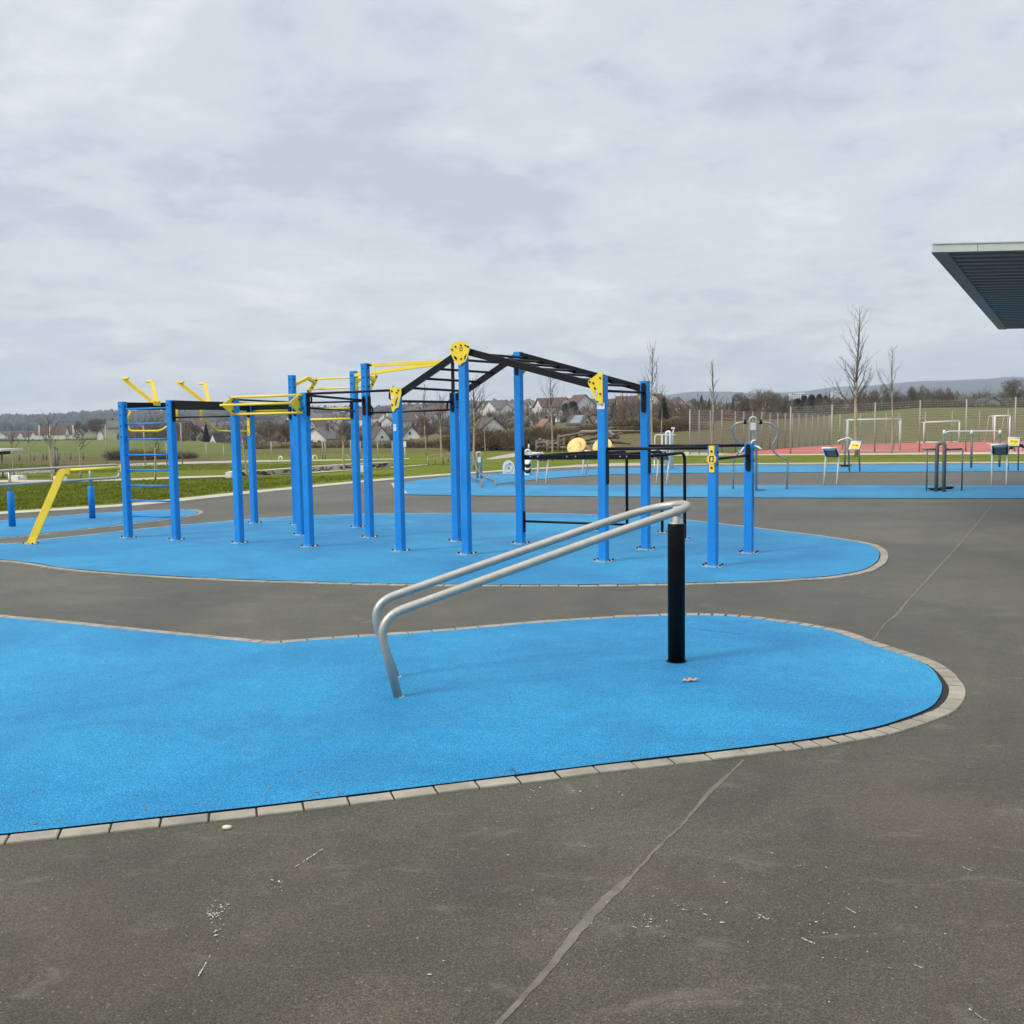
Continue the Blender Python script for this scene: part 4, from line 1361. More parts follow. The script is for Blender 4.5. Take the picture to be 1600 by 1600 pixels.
info_board('grey tilted board on two white legs, standing left of the yellow board', (1287.5, 757.5), (1307.5, 757.5), ((1285, 699.5), (1306, 699.5), (1311, 713), (1290.5, 713)), False)
info_board('grey upright board on white legs, in front of the yellow board at right edge', (1549.8, 757.5), (1572.6, 757.5), ((1549.5, 694.5), (1574, 694), (1574.2, 709.5), (1550.3, 709.5)), False)
info_board('yellow board tilted sideways on two legs, left of the big green goal net', (1327.3, 737.5), (1343.5, 737.5), ((1329.5, 691), (1345.5, 691), (1342, 703), (1325.5, 703)), True)
info_board('yellow board on two legs at the right edge with the dog behind it', (1575, 735.5), (1590.6, 735.5), ((1574.5, 685), (1593, 685), (1591.5, 697.5), (1574, 697.5)), True)
info_board('grey board half hidden by the black crossbeam, left of the yellow discs', (838.8, 757), (852.8, 757), ((832.5, 707.5), (846.5, 707.5), (856.5, 719), (841.5, 719)), False)
info_board('grey board seen through the black bar bend, right of the low parallel bars', (1026, 756.5), (1042, 756.5), ((1017, 704), (1039, 703.5), (1045.5, 717.5), (1029, 717.5)), False)
info_board('small distant board behind the low parallel bars, under the yellow discs', (909.8, 743), (915.6, 742), ((914.5, 704), (923, 704), (919, 717), (912, 717)), False)

# ================================================================ FITNESS MACHINES
def arch(mb, a, b, ztop, r, n=12):
    """upside-down U of pipe standing on a and b"""
    rad = (b - a).length / 2
    c = (a + b) / 2
    pth = [a, a + Z * (ztop - rad)]
    dirn = (b - a).normalized()
    for k in range(1, 12):
        t = math.pi * k / 12
        pth.append(c - dirn * (rad * math.cos(t)) + Z * (ztop - rad + rad * math.sin(t)))
    pth += [b + Z * (ztop - rad), b]
    mb.tube(pth, r, n)
def zat(py, px, y): return V(px, py, y).z

a, b = G(1171, 768), G(1181.5, 768)
yy = a.y
t = thing('fitness_machine', 'tall butterfly shaped fitness machine with two curved arms, behind the short rear post', 'fitness machine', (a + b) / 2)
mb = MB(); arch(mb, a, b, zat(652, 1176, yy), 0.027); mb.build('arched_post', M['steel'], t)
mb = MB(); mb.prism([V(x, y, yy - 0.04) for x, y in ((1173, 660.5), (1180.5, 660.5), (1180.5, 672), (1173, 672))], Vector((0, 0.02, 0))); mb.build('sign_plate', M['white'], t)
mb = MB(); mb.prism([V(x, y, yy) for x, y in ((1174.5, 672.5), (1179, 672.5), (1179, 690), (1174.5, 690))], Vector((0, 0.02, 0))); mb.build('guard_plate', M['steel'], t)
for pth in ([(1171, 660.3), (1160, 660), (1152, 661), (1147, 664.5), (1144, 670), (1144.3, 677), (1147, 683), (1153, 690), (1158, 695), (1157, 703), (1151, 711), (1146.5, 716.5), (1146, 722), (1145.6, 765)],
            [(1181.5, 660.3), (1193, 660), (1201, 661), (1209, 665), (1214.8, 671), (1215.5, 680), (1211, 688), (1207, 694.5), (1206.5, 700), (1209, 706), (1215, 711.5), (1223, 715), (1229.5, 718), (1230.8, 722), (1229.3, 765.5)]):
    n_ = len(pth); e_ = G(*pth[-1]).y
    P_ = [V(x, y, yy + (e_ - yy) * max(0, (i - 2) / (n_ - 3))) for i, (x, y) in enumerate(pth)]
    mb = MB(); mb.tube(rounded(P_, 0.12, 4), 0.022, 10); mb.build('arm', M['steel'], t)
for x in (1164, 1188.5):
    mb = MB(); c = V(x, 660, yy); mb.tube([c - Vector((0.03, 0, 0)), c + Vector((0.03, 0, 0))], 0.042, 12); mb.box(c + Z * 0.04, (0.04, 0.05, 0.05)); mb.build('clamp', M['black'], t)
mb = MB(); P_ = [V(x, y, yy - 0.12) for x, y in ((1173.5, 712), (1173.5, 694), (1175, 689.5), (1178, 688), (1181, 688.5))]; mb.tube(rounded(P_, 0.05, 4), 0.02, 8); mb.build('grip', M['white'], t)
for s_, xs in ((-1, (1163, 1156)), (1, (1184, 1190))):
    mb = MB(); mb.tube([V(1176, 696, yy), V(xs[0], 698, yy - 0.1), V(xs[1], 708 if s_ < 0 else 702, yy - 0.2)], 0.022, 8); mb.build('grip', M['white'], t)
mb = MB(); mb.box(V(1188, 766, yy + 0.2), (0.18, 0.3, 0.03)); mb.build('foot_plate', M['black'], t)

a, b = G(1462.7, 769), G(1474.5, 769.3)
yy = a.y
t = thing('fitness_machine', 'arched twin pipe machine with side handles and black turning discs on the lower blue strip', 'fitness machine', (a + b) / 2)
mb = MB(); arch(mb, a, b, zat(692, 1468, yy), 0.040); mb.build('arched_post', M['steel_d'], t)
for p0, p1, p2 in (((1463, 702), (1441.5, 702), None), ((1474, 702.3), (1503, 701.8), None)):
    mb = MB(); mb.tube([V(*p0, yy), V(*p1, yy)], 0.022, 8); mb.build('handle', M['steel_d'], t)
for x, y0 in ((1447, 702.5), (1502, 702.5)):
    f = G(x + 0.6, 767.3); mb = MB(); mb.tube([f, Vector((f.x, f.y, zat(y0, x, f.y)))], 0.019, 8); mb.build('leg', M['steel_d'], t)
for x, y in ((1462, 767), (1479, 764.8)):
    c = G(x, y); mb = MB(); mb.lathe(c, [(0.10, 0.015), (0.165, 0.05), (0.165, 0.065), (0.02, 0.07)], 20); mb.build('turning_disc', M['black'], t)

t = thing('fitness_machine', 'three post steel gate with a long horizontal bar on the upper blue strip', 'fitness machine', G(1517, 731.5))
for x, yb_, yt_ in ((1474.5, 731.5, 671.5), (1517.3, 731.5, 671.5), (1561.5, 730.5, 671.3)):
    f = G(x, yb_); top = zat(yt_, x, f.y)
    mb = MB(); mb.tube([f, Vector((f.x, f.y, top - 0.12))], 0.033, 10); po = mb.build('post', M['steel_d'], t)
    mb = MB(); mb.lathe(Vector((f.x - 0.01, f.y, top - 0.15)), [(0.035, 0), (0.045, 0.06), (0.035, 0.13), (0.01, 0.145)], 12); mb.build('post_cap', M['white'], po)
yy = G(1517, 731.5).y
mb = MB(); mb.tube([V(x, y, yy) for x, y in ((1476.5, 677), (1480, 674.8), (1483, 674), (1517, 673.8), (1556, 673.6), (1560, 675))], 0.02, 8); mb.build('bar', M['white'], t)

a = G(1320, 730)
yy = a.y
t = thing('fitness_machine', 'slim pole machine with drooping handle arms, beside the sideways yellow board', 'fitness machine', a)
mb = MB(); mb.tube([a, V(1320.2, 688, yy)], 0.03, 10); mb.build('post', M['steel_d'], t)
mb = MB(); f = G(1326.5, 730); mb.tube([f, V(1326.5, 688, f.y)], 0.02, 8); mb.build('post', M['steel_d'], t)
mb = MB(); P_ = [V(x, y, yy) for x, y in ((1309, 690), (1313, 687.5), (1320, 685.5), (1324, 684.2), (1328, 685), (1333, 689))]; mb.tube(rounded(P_, 0.08, 4), 0.026, 8); mb.build('handle_arm', M['white'], t)
mb = MB(); mb.lathe(a, [(0.12, 0.015), (0.12, 0.05), (0.03, 0.07)], 14); mb.build('foot', M['black'], t)
mb = MB(); mb.box(a + Z * 0.06, (0.30 + 0.1, 0.10, 0.03)); mb.build('foot_plate', M['black'], t)

a, b = G(746, 748), G(752.4, 757)
b = Vector((V(752.4, 757, a.y).x, a.y, 0))
yy = a.y
t = thing('fitness_machine', 'arched pole machine with white plate and long curved bars, right of tallest front post', 'fitness machine', (a + b) / 2)
mb = MB(); arch(mb, a, b, zat(707, 749, yy), 0.036); mb.build('arched_post', M['steel'], t)
mb = MB(); mb.prism([V(x, y, yy - 0.05) for x, y in ((746.3, 714), (751.2, 714), (751.2, 722.5), (746.3, 722.5))], Vector((0, 0.02, 0))); mb.build('sign_plate', M['white'], t)
f1, f2 = G(774.7, 761), G(752.6, 763)
for pth, e_ in (([(735, 716.5), (740, 717.5), (742, 724), (745.5, 733.5), (752, 741.6), (761, 748), (769, 749.6), (773.3, 751), (774.7, 754), (774.7, 761)], f1.y),
                ([(733, 741), (736, 744.2), (743, 749), (749, 750.3), (752, 751.5), (752.5, 763)], f2.y)):
    n_ = len(pth)
    P_ = [V(x, y, yy + (e_ - yy) * i / (n_ - 1)) for i, (x, y) in enumerate(pth)]
    mb = MB(); mb.tube(rounded(P_, 0.15, 3), 0.026, 8); mb.build('curved_bar', M['steel_d'], t)

c0 = G(795, 743)
yy = c0.y
t = thing('fitness_machine', 'white rounded panel machine with a round dial, left on the far blue surface', 'fitness machine', c0)
pl = [(785.3, 740.3), (785.3, 730)] + [(794.5 - 9.3 * math.cos(math.pi * k / 14), 729.5 - 10 * math.sin(math.pi * k / 14)) for k in range(15)] + [(803.8, 730), (803.8, 740.3)]
mb = MB(); mb.prism([V(x, y, yy) for x, y in pl], Vector((0, 0.06, 0))); mb.build('panel', M['white'], t)
mb = MB(); c = V(794.6, 731.2, yy); mb.lathe(c, [(0.145, -0.002), (0.145, 0.012), (0.13, 0.016), (0.125, 0.012), (0.02, 0.012)], 24, 0, (Vector((1, 0, 0)), Z, Vector((0, -1, 0)))); dl = mb.build('dial', M['wall_w'], t)
mb = MB(); mb.lathe(c - Vector((0, 0.012, 0)), [(0.025, 0), (0.025, 0.03), (0.01, 0.035)], 10, 0, (Vector((1, 0, 0)), Z, Vector((0, -1, 0)))); mb.box(V(796.3, 724.0, yy - 0.03), (0.06, 0.02, 0.025)); mb.build('knob', M['steel_d'], t)
for x in (787, 802):
    f = G(x, 743.5); mb = MB(); mb.box(Vector((f.x, yy + 0.03, 0.05)), (0.05, 0.05, 0.12)); mb.build('leg', M['steel'], t)

c0 = G(823.5, 742.5)
yy = c0.y
t = thing('fitness_machine', 'black and white ringed machine with arched pipe, just right of the rear tall post', 'fitness machine', c0)
mb = MB(); arch(mb, Vector((V(821, 742, yy).x, yy, 0)), Vector((V(829, 742, yy).x, yy, 0)), zat(703, 825, yy), 0.032); mb.build('arched_post', M['white'], t)
for k in range(5):
    c = V(823.7 + (0.6 if k % 2 else -0.4), 722 + 4.4 * k, yy - 0.06)
    mb = MB(); mb.lathe(c, [(0.085, -0.03), (0.105, 0.0), (0.085, 0.03)], 12, 0, (Vector((1, 0, 0)), Vector((0, 0.6, 0.8)), Vector((0.1, -0.8, 0.6))))
    mb.build('step_ring', M['black'] if k % 2 else M['white'], t)
mb = MB(); mb.prism([V(x, y, yy) for x, y in ((823, 708), (827, 708), (827, 713), (823, 713))], Vector((0, 0.02, 0))); mb.build('sign_plate', M['white'], t)
mb = MB(); mb.tube([V(826, 703, yy), V(826, 693, yy)], 0.02, 8); mb.tube([V(826, 693.5, yy), V(825.4, 684, yy)], 0.026, 8, 1); mb.build('lever', [M['white'], M['black']], t)

yy = G(1046, 733.5).y
a, b = G(1041.2, 733.5), G(1047.5, 733.5)
t = thing('fitness_machine', 'arched machine with a side rail and small white head, right of the low parallel bars', 'fitness machine', (a + b) / 2)
mb = MB(); arch(mb, a, b, zat(674.5, 1044.5, yy), 0.042); mb.build('arched_post', M['white'], t)
P_ = [V(x, y, yy) for x, y in ((1022.8, 720), (1023.2, 683), (1024.5, 679.8), (1030, 679.6), (1056, 679.8))]
mb = MB(); mb.tube(rounded(P_, 0.1, 3), 0.02, 8); mb.tube([V(1034.4, 679.8, yy), V(1034.4, 722, yy)], 0.02, 8); mb.build('side_rail', M['white'], t)
mb = MB(); f = G(1051.5, 733); mb.tube([f, V(1051.2, 676, f.y), V(1052.8, 671, f.y)], 0.02, 8); mb.box(V(1051.5, 669, f.y), (0.11, 0.05, 0.06)); mb.build('lever', M['white'], t)
for x in (1022.8, 1034.4):
    f = G(x, 734); mb = MB(); mb.tube([Vector((f.x, f.y, 0)), Vector((f.x, yy, zat(719, x, yy)))], 0.02, 8); mb.build('leg', M['white'], t)

# tilted round drums
for cx, cy, lab in ((900.8, 697, 'pale yellow tilted disc with orange drum, left one, above the black crossbeam'), (941, 697.5, 'pale yellow tilted disc with orange drum, half hidden behind a blue post')):
    gb = G(cx + 14, 710)
    yy = gb.y
    t = thing('spinning_disc', lab, 'play disc', gb, 'yellow spinning discs')
    nrm = Vector((-0.35, -0.72, 0.55)).normalized()
    ax_ = nrm.cross(Z).normalized(); ay_ = nrm.cross(ax_)
    c = V(cx, cy, yy)
    mb = MB(); mb.lathe(c, [(0.475, -0.05), (0.505, 0.0), (0.48, 0.035), (0.05, 0.05)], 36, 0, (ax_, ay_, nrm))
    mb.build('disc', M['cream'], t)
    mb = MB()
    for k in range(3):
        d_ = ax_ * math.cos(2.1 * k + 0.5) + ay_ * math.sin(2.1 * k + 0.5)
        mb.beam(c + nrm * 0.051 + d_ * 0.05, c + nrm * 0.044 + d_ * 0.40, 0.012, 0.006, up=tuple(nrm))
    mb.build('groove', M['orange'], t)
    mb = MB(); e_ = Vector((gb.x + 0.18, yy + 0.5, 0.12)); mb.tube([c - nrm * 0.05, c.lerp(e_, 0.55), e_], [0.30, 0.30, 0.24], 20); mb.build('drum', M['orange'], t)
    mb = MB(); mb.cyl(Vector((gb.x + 0.05, yy + 0.25, 0)), Vector((gb.x + 0.05, yy + 0.25, 0.25)), 0.10, 12); mb.build('foot', M['steel_d'], t)

# ================================================================ WOODEN CLIMBING STRUCTURE
wc = G(905, 709)
D0 = wc.y + 5
t = thing('climbing_structure', 'weathered timber climbing structure of crossing logs behind the yellow discs', 'climbing frame', V(905, 708, D0))
rnd = random.Random(12)
for x, y0, y1 in ((839, 688, 709), (851, 686, 710), (856, 687, 711), (873, 679, 711), (881, 684, 710), (953, 670, 707), (941, 674, 708), (1003, 672, 707)):
    dd = D0 + rnd.uniform(-1.5, 1.5)
    mb = MB(); A = V(x, y1, dd); A.z = -0.1; mb.tube([A, V(x + rnd.uniform(-.6, .6), y0, dd)], [0.095, 0.075], 8); mb.build('log_post', M['wood'], t)
for p0, p1 in (((838, 693), (868, 689)), ((840, 697), (858, 701)), ((850, 692), (884, 696)), ((855, 700), (884, 699)), ((872, 683.5), (935, 672)), ((895, 683), (958, 668)), ((915, 688), (975, 674)),
               ((890, 692), (962, 678)), ((930, 682), (968, 684)), ((945, 671), (966, 684)), ((935, 690), (972, 676)), ((905, 676), (1000, 674)), ((862, 696), (880, 688)), ((950, 690), (985, 693)), ((910, 695), (948, 686)), ((843, 686), (862, 700))):
    mb = MB(); q0, q1 = V(*p0, D0 + rnd.uniform(-1.2, 1.2)), V(*p1, D0 + rnd.uniform(-1.2, 1.2)); mb.tube([q0, q1], [0.085, 0.07], 8); mb.build('log_beam', M['wood'], t)
mb = MB(); mb.tube([V(908, 673.8, D0), V(989, 673.2, D0)], 0.05, 8); mb.build('rope_beam', M['bark_y'], t)

# ================================================================ LITTLE THINGS ON THE LAWN
for px_, py_, w_, h_, lab in ((21.5, 751, 13, 8, 'white concrete block on the lawn at the far left behind the handrail'), (88, 752, 9, 8, 'white concrete block by the lawn path just behind the yellow leg')):
    p = G(px_, py_); k = p.y / F
    mb = MB(); mb.box(p + Vector((0, 0.2, h_ * k / 2)), (w_ * k, 0.4, h_ * k)); mb.box(p + Vector((w_ * k * 0.65, 0.25, h_ * k * 0.42)), (w_ * k * 0.5, 0.3, h_ * k * 0.8))
    tag(mb.build('concrete_block', M['white'], origin=p), lab, 'block', 'white concrete blocks on the lawn')

# long low seat wall with painted dark marks
sw = gp([(362, 746), (420, 743.5), (487, 737.8), (549, 734.5), (611, 732)])
t = thing('seat_wall', 'long low grey seat wall covered in dark painted scrawl, across the lawn', 'wall', sw[2])
mb = MB()
hts = [0.19, 0.19, 0.20, 0.22, 0.24]
for (p, q), (ha, hb) in zip(zip(sw[:-1], sw[1:]), zip(hts[:-1], hts[1:])):
    n_ = Vector((-(q - p).y, (q - p).x, 0)).normalized() * 0.4
    mb.add([p, q, q + n_, p + n_, p + Z * ha, q + Z * hb, q + n_ + Z * hb, p + n_ + Z * ha], [(0, 1, 5, 4), (1, 2, 6, 5), (2, 3, 7, 6), (3, 0, 4, 7), (4, 5, 6, 7)])
mb.build('wall_body', M['concrete'], t)
rnd = random.Random(4); mb = MB()
for k in range(230):
    u_ = rnd.uniform(0.06, 0.99) * 4
    i = min(3, int(u_)); f = u_ - i
    if math.sin(u_ * 9) < -0.65: continue
    p = sw[i].lerp(sw[i + 1], f); q = sw[i + 1] - sw[i]; q.normalize()
    hh = (hts[i] + (hts[i + 1] - hts[i]) * f)
    n_ = Vector((q.y, -q.x, 0))
    z0 = rnd.uniform(0.22, 0.80) * hh
    a_ = rnd.uniform(-1.2, 1.2)
    dvec = q * math.cos(a_) * 1.2 + Z * math.sin(a_) * 0.6
    c = p + Z * z0 + n_ * 0.004
    L = rnd.uniform(0.03, 0.085)
    e1_, e2_ = c - dvec * L, c + dvec * L
    for e_ in (e1_, e2_): e_.z = min(max(e_.z, 0.03), hh - 0.02)
    mb.beam(e1_, e2_, 0.004, rnd.uniform(0.015, 0.032), up=(0, 0, 1))
mb.build('graffiti', M['signdark'], t)
for i, (px_, py_) in enumerate(((360, 746.5), (565, 737))):
    p = G(px_, py_); mb = MB(); k = p.y / F; mb.box(p + Z * (4.6 * k), (9 * k, 0.5, 9.2 * k)); mb.build('end_block', M['white'], t)

def slim_post(px_, py_, ty, lab, r=0.026, m='fence', grp='slim pale posts beyond the lawn'):
    p = G(px_, py_); mb = MB(); top = zat(ty, px_, p.y)
    mb.tube([p, Vector((p.x, p.y, top))], r, 8); mb.lathe(Vector((p.x, p.y, top)), [(r * 1.25, 0), (r * 1.25, 0.02), (r * .3, 0.04)], 8)
    tag(mb.build('slim_post', M[m], origin=p), lab, 'post', grp)
for px_, py_, ty, lab in ((167.5, 726, 664, 'tall slim pale post just left of the blue ladder'), (227, 727, 665, 'tall slim pale post seen between the ladder rungs, on the left'),
                          (261, 727, 692, 'slim post close beside the inner ladder post'), (285, 726, 662, 'tall slim pale post right of the blue ladder'), (323, 721, 693, 'short slim post in front of the dark conifer'),
                          (350, 720.5, 697, 'short slim post in front of the white gabled house'), (424.5, 719.5, 690.5, 'slim post left of the tallest blue post trio'), (504.5, 717.8, 690, 'left one of the close pair of slim posts'),
                          (508.5, 717.8, 690, 'right one of the close pair of slim posts'), (548.5, 718, 688, 'slim post partly hidden behind the rear tall post'), (563.5, 717, 690, 'slim post between the two tall posts'), (590.5, 717.6, 690, 'slim post right of the tall post pair'), (613.5, 717, 690, 'slim post just left of the post with the yellow bracket')):
    slim_post(px_, py_, ty, lab)
for px_, ty in ((87, 699), (90.5, 701)):
    slim_post(px_, 738, ty, 'grey post, %s of a pair behind the yellow leg' % ('left' if px_ < 88 else 'right'), 0.05, 'steel_d', 'pair of grey posts at left')
p = G(633, 716); mb = MB(); mb.tube([p, Vector((p.x, p.y, zat(694, 633, p.y)))], 0.02, 8); mb.box(Vector((p.x, p.y - 0.03, zat(694, 633, p.y))), (0.14, 0.03, 0.28))
tag(mb.build('small_sign', M['white'], origin=p), 'small white sign on a thin pole in front of the white gabled house', 'sign')

def hoop(a_px, b_px, ty, lab, name='hoop_rail', cat='railing', grp=None, m='white'):
    a, b = G(*a_px), G(*b_px); mb = MB()
    mb.tube(rounded([a, Vector((a.x, a.y, zat(ty, a_px[0], a.y))), Vector((b.x, b.y, zat(ty, b_px[0], b.y))), b], 0.12, 4), 0.028, 8)
    tag(mb.build(name, M[m], origin=a), lab, cat, grp)
hoop((436, 719.8), (441, 719.8), 713, 'little metal hoop on the gravel path left of the tall posts', grp='little hoops on the gravel path')
hoop((489, 719), (495, 718.5), 711.5, 'little metal hoop on the gravel path right of the front cage post', grp='little hoops on the gravel path')
t = thing('wooden_railing', 'low pale timber railing on the lawn beside the middle posts', 'railing', G(669, 727))
a, b, c = G(669, 727), G(690, 722), G(722, 721)
for p in (a, a.lerp(b, .5), b, b.lerp(c, .33), b.lerp(c, .66), c, a + Vector((0.5, 1.6, 0)), b + Vector((0.5, 1.2, 0))):
    mb = MB(); mb.tube([p, p + Z * 0.34], 0.03, 8); mb.build('railing_post', M['bark_y'], t)
for q0, q1 in ((a, b), (b, c), (a + Vector((0.5, 1.6, 0)), b + Vector((0.5, 1.2, 0)))):
    mb = MB(); mb.beam(q0 + Z * 0.34, q1 + Z * 0.34, 0.05, 0.04); mb.build('handrail', M['bark_y'], t)

# flat table like canopy at the far left edge
p = G(5, 747)
t = thing('flat_shelter', 'flat dark roofed low shelter on a slim post at the left edge', 'shelter', p)
k = p.y / F
zc = zat(703, 5, p.y)
mb = MB(); mb.box(Vector((p.x - 1.0, p.y, zc)), (2.0 + 17 * k * 2, 1.6, 0.07)); mb.build('roof', M['fascia'], t)
mb = MB(); mb.box(Vector((p.x - 1.1, p.y, zc - 0.10)), (1.9 + 7 * k * 2, 1.2, 0.12)); mb.build('roof_box', M['signdark'], t)
for dx in (0, -1.8):
    mb = MB(); mb.tube([p + Vector((dx, 0, 0)), Vector((p.x + dx, p.y, zc - 0.1))], 0.035, 8); mb.build('post', M['fence'], t)

# field fence of dark stakes, far left
t = thing('field_fence', 'low dark wire fence on stakes at the edge of the far left field', 'fence', G(60, 718))
mb0 = []
for x, y0, y1 in ((47, 709, 718.5), (53, 711, 718), (67, 709, 717.5), (72.5, 708, 717.5), (92, 707.5, 717), (30, 710, 719), (110, 707.5, 716.5), (130, 707, 716)):
    p = V(x, y1, 56); p.z = ground_z(p.x, p.y) - 0.1
    mb = MB(); mb.tube([p, V(x, y0, 56)], 0.045, 6); mb.build('stake', M['wood'], t)
mb = MB()
for dz in (0.1, 0.22, 0.33):
    mb.tube([V(-60, 719 - dz * 28, 56), V(140, 716 - dz * 28, 56)], 0.008, 4)
mb.build('wire', M['wire'], t)

# ================================================================ RED COURT: FENCES, NET, GOALS
fp = [(1078, 711.3, 640), (1092.5, 710, 640.5), (1110, 708.5, 641), (1128, 707.2, 640), (1148.7, 705.6, 642.5), (1162, 704.6, 643), (1176, 703.5, 643.5), (1190, 702.5, 644), (1203, 701.5, 645), (1215, 700.7, 645), (1226.5, 699.8, 645.5),
      (1238, 699, 646.3), (1248, 698.3, 646.5), (1259, 697.6, 647), (1269, 697, 647.5), (1278, 696.4, 647.7), (1287, 695.8, 648), (1295, 695.3, 648.3)]
t = thing('court_fence', 'grey wire mesh fence on close posts receding along the left side of the red court', 'fence', G(1078, 711.3))
prev = None
tops = []
for x, yb_, yt_ in fp:
    f = G(x, yb_); top = Vector((f.x, f.y, zat(yt_, x, f.y)))
    tops.append((f, top))
    mb = MB(); mb.tube([f, top], 0.032, 8); mb.build('post', M['fence'], t)
mb = MB()
for (f0, t0), (f1, t1) in zip(tops[:-1], tops[1:]):
    n_ = 26
    for k in range(n_ + 1):
        z = 0.06 + 0.97 * k / n_
        mb.beam(f0 + (t0 - f0) * z * 0.97, f1 + (t1 - f1) * z * 0.97, 0.010, 0.018)
    m_ = max(8, int((f1 - f0).length / 0.045))
    for k in range(m_):
        s_ = (k + 0.5) / m_
        p, q = f0.lerp(f1, s_), t0.lerp(t1, s_)
        d = (f1 - f0).normalized()
        mb.strip(p + Z * 0.05, q - Z * 0.05, 0.014, Vector((-d.y, d.x, 0)).cross(Z).cross(Z))
mb.build('mesh_panel', M['wire'], t)
# gate frame inside the fence
mb = MB()
f0, f1 = V(1129.5, 707, tops[3][0].y - 0.05), V(1148, 705.6, tops[4][0].y - 0.05)
for z in (0.92, 0.8): mb.beam(Vector((f0.x, f0.y, tops[3][1].z * z)), Vector((f1.x, f1.y, tops[4][1].z * z)), 0.03, 0.04)
mb.build('gate_rail', M['fence'], t)

npx = [(1078.5, 711.5, 0), (1235, 709.5, 635), (1299.5, 708.6, 632), (1366.5, 707.4, 629), (1436.5, 706.4, 625), (1508.7, 706, 623.5), (1585, 705.5, 620.5), (1668, 705, 618)][1:]
t = thing('ball_net', 'tall ball net fence on slim poles along the front of the red court', 'fence', G(1366.5, 707.4))
tp = []
for x, yb_, yt_ in npx:
    f = G(x, yb_); top = Vector((f.x, f.y, zat(yt_, x, f.y)))
    tp.append((f, top)); mb = MB(); mb.tube([f, top], 0.036, 8); mb.build('pole', M['fence'], t)
mb = MB()
for (f0, t0), (f1, t1) in zip(tp[:-1], tp[1:]):
    for k in range(0, 22):
        z = 0.03 + 0.95 * k / 21
        a, b = f0.lerp(t0, z), f1.lerp(t1, z)
        sag = Z * (-0.03)
        mb.tube([a, a.lerp(b, .5) + sag, b], 0.0045, 3, cap=False)
    n_ = 30
    for k in range(1, n_):
        a, b = f0.lerp(f1, k / n_), t0.lerp(t1, k / n_)
        mb.tube([a + Z * 0.05, b], 0.0035, 3, cap=False)
mb.build('net', M['net'], t)
t = thing('court_fence', 'low wire fence along the back of the red court below the grass bank', 'fence', G(1445, 692.3))
tp = []
for x, yb_, yt_ in ((1298, 695.3, 648), (1312, 695, 647), (1344, 694, 645.5), (1384, 693.2, 645), (1404, 692.9, 645), (1445, 692.2, 644), (1487, 691.2, 642), (1529.5, 690.8, 641), (1574, 690.2, 639), (1620, 689.5, 638), (1670, 688.5, 637)):
    f = G(x, yb_); top = Vector((f.x, f.y, zat(yt_, x, f.y))); tp.append((f, top))
    mb = MB(); mb.tube([f, top], 0.030, 8); mb.build('post', M['fence'], t)
mb = MB()
for (f0, t0), (f1, t1) in zip(tp[:-1], tp[1:]):
    for k in range(11):
        mb.beam(f0.lerp(t0, 0.05 + 0.93 * k / 10), f1.lerp(t1, 0.05 + 0.93 * k / 10), 0.010, 0.014)
    n_ = int((f1 - f0).length / 0.16)
    for k in range(n_):
        p, q = f0.lerp(f1, k / n_), t0.lerp(t1, k / n_)
        mb.strip(p, q, 0.012, Vector((1, 0, 0)).cross(Z).cross(Z))
mb.build('mesh_panel', M['wire'], t)

def goal(name, label, px0, px1, yb_, yt0, yt1, deep, r, m, net):
    a, b = G(px0, yb_[0]), G(px1, yb_[1])
    za, zb2 = zat(yt0, px0, a.y), zat(yt1, px1, b.y)
    t = thing(name, label, 'goal', (a + b) / 2, 'goals on the red court')
    A, B = Vector((a.x, a.y, za)), Vector((b.x, b.y, zb2))
    mb = MB(); mb.tube([a, A], r, 8); mb.tube([b, B], r, 8); mb.build('goal_post', M[m], t)
    mb = MB(); mb.tube([A, B], r, 8); mb.build('crossbar', M[m], t)
    d = (b - a).normalized(); n_ = Vector((-d.y, d.x, 0)) * deep
    mb = MB(); mb.tube([a, a + n_], r * .7, 6); mb.tube([b, b + n_], r * .7, 6); mb.tube([a + n_, b + n_], r * .7, 6); mb.tube([a, b], r * .6, 6)
    mb.tube([A, A + n_ * .55, a + n_], r * .6, 6); mb.tube([B, B + n_ * .55, b + n_], r * .6, 6); mb.build('ground_frame', M[m], t)
    if net:
        mb = MB()
        N = 26
        for k in range(N + 1):
            s_ = k / N
            p, q = a.lerp(b, s_), A.lerp(B, s_)
            mb.tube([q, q + n_ * .55, p + n_], 0.006, 3, cap=False)
        for k in range(16):
            s_ = k / 15
            la = (A + n_ * .55).lerp(a + n_, s_); lb = (B + n_ * .55).lerp(b + n_, s_)
            mb.tube([la, lb], 0.006, 3, cap=False)
            mb.tube([a.lerp(A, s_), la], 0.005, 3, cap=False); mb.tube([b.lerp(B, s_), lb], 0.005, 3, cap=False)
        mb.build('net', M['net'], t)
M['goal_g'] = mat('pale_green_goal_frame', (0.46, 0.54, 0.50), 0.5)
goal('football_goal', 'larger goal with a green net nearest on the red court, left', 1324, 1406, (705.3, 704.2), 656.5, 655, 1.0, 0.055, 'goal_g', True)
goal('football_goal', 'white empty goal frame at the back of the red court, middle', 1443.5, 1498.5, (691.5, 690.5), 660, 658, 0.9, 0.05, 'white', False)
goal('football_goal', 'narrow tall white goal frame at the right end of the red court', 1553.5, 1577, (694.5, 694), 650, 649.5, 0.9, 0.045, 'white', False)
p = G(1583, 690); mb = MB(); mb.box(Vector((p.x, p.y, zat(667, 1583, p.y))), (0.13, 0.12, 1.45)); mb.box(p + Z * 0.4, (0.09, 0.09, 0.8))
tag(mb.build('grey_column', M['fence'], origin=p), 'thick grey column at the right end of the red court', 'post')
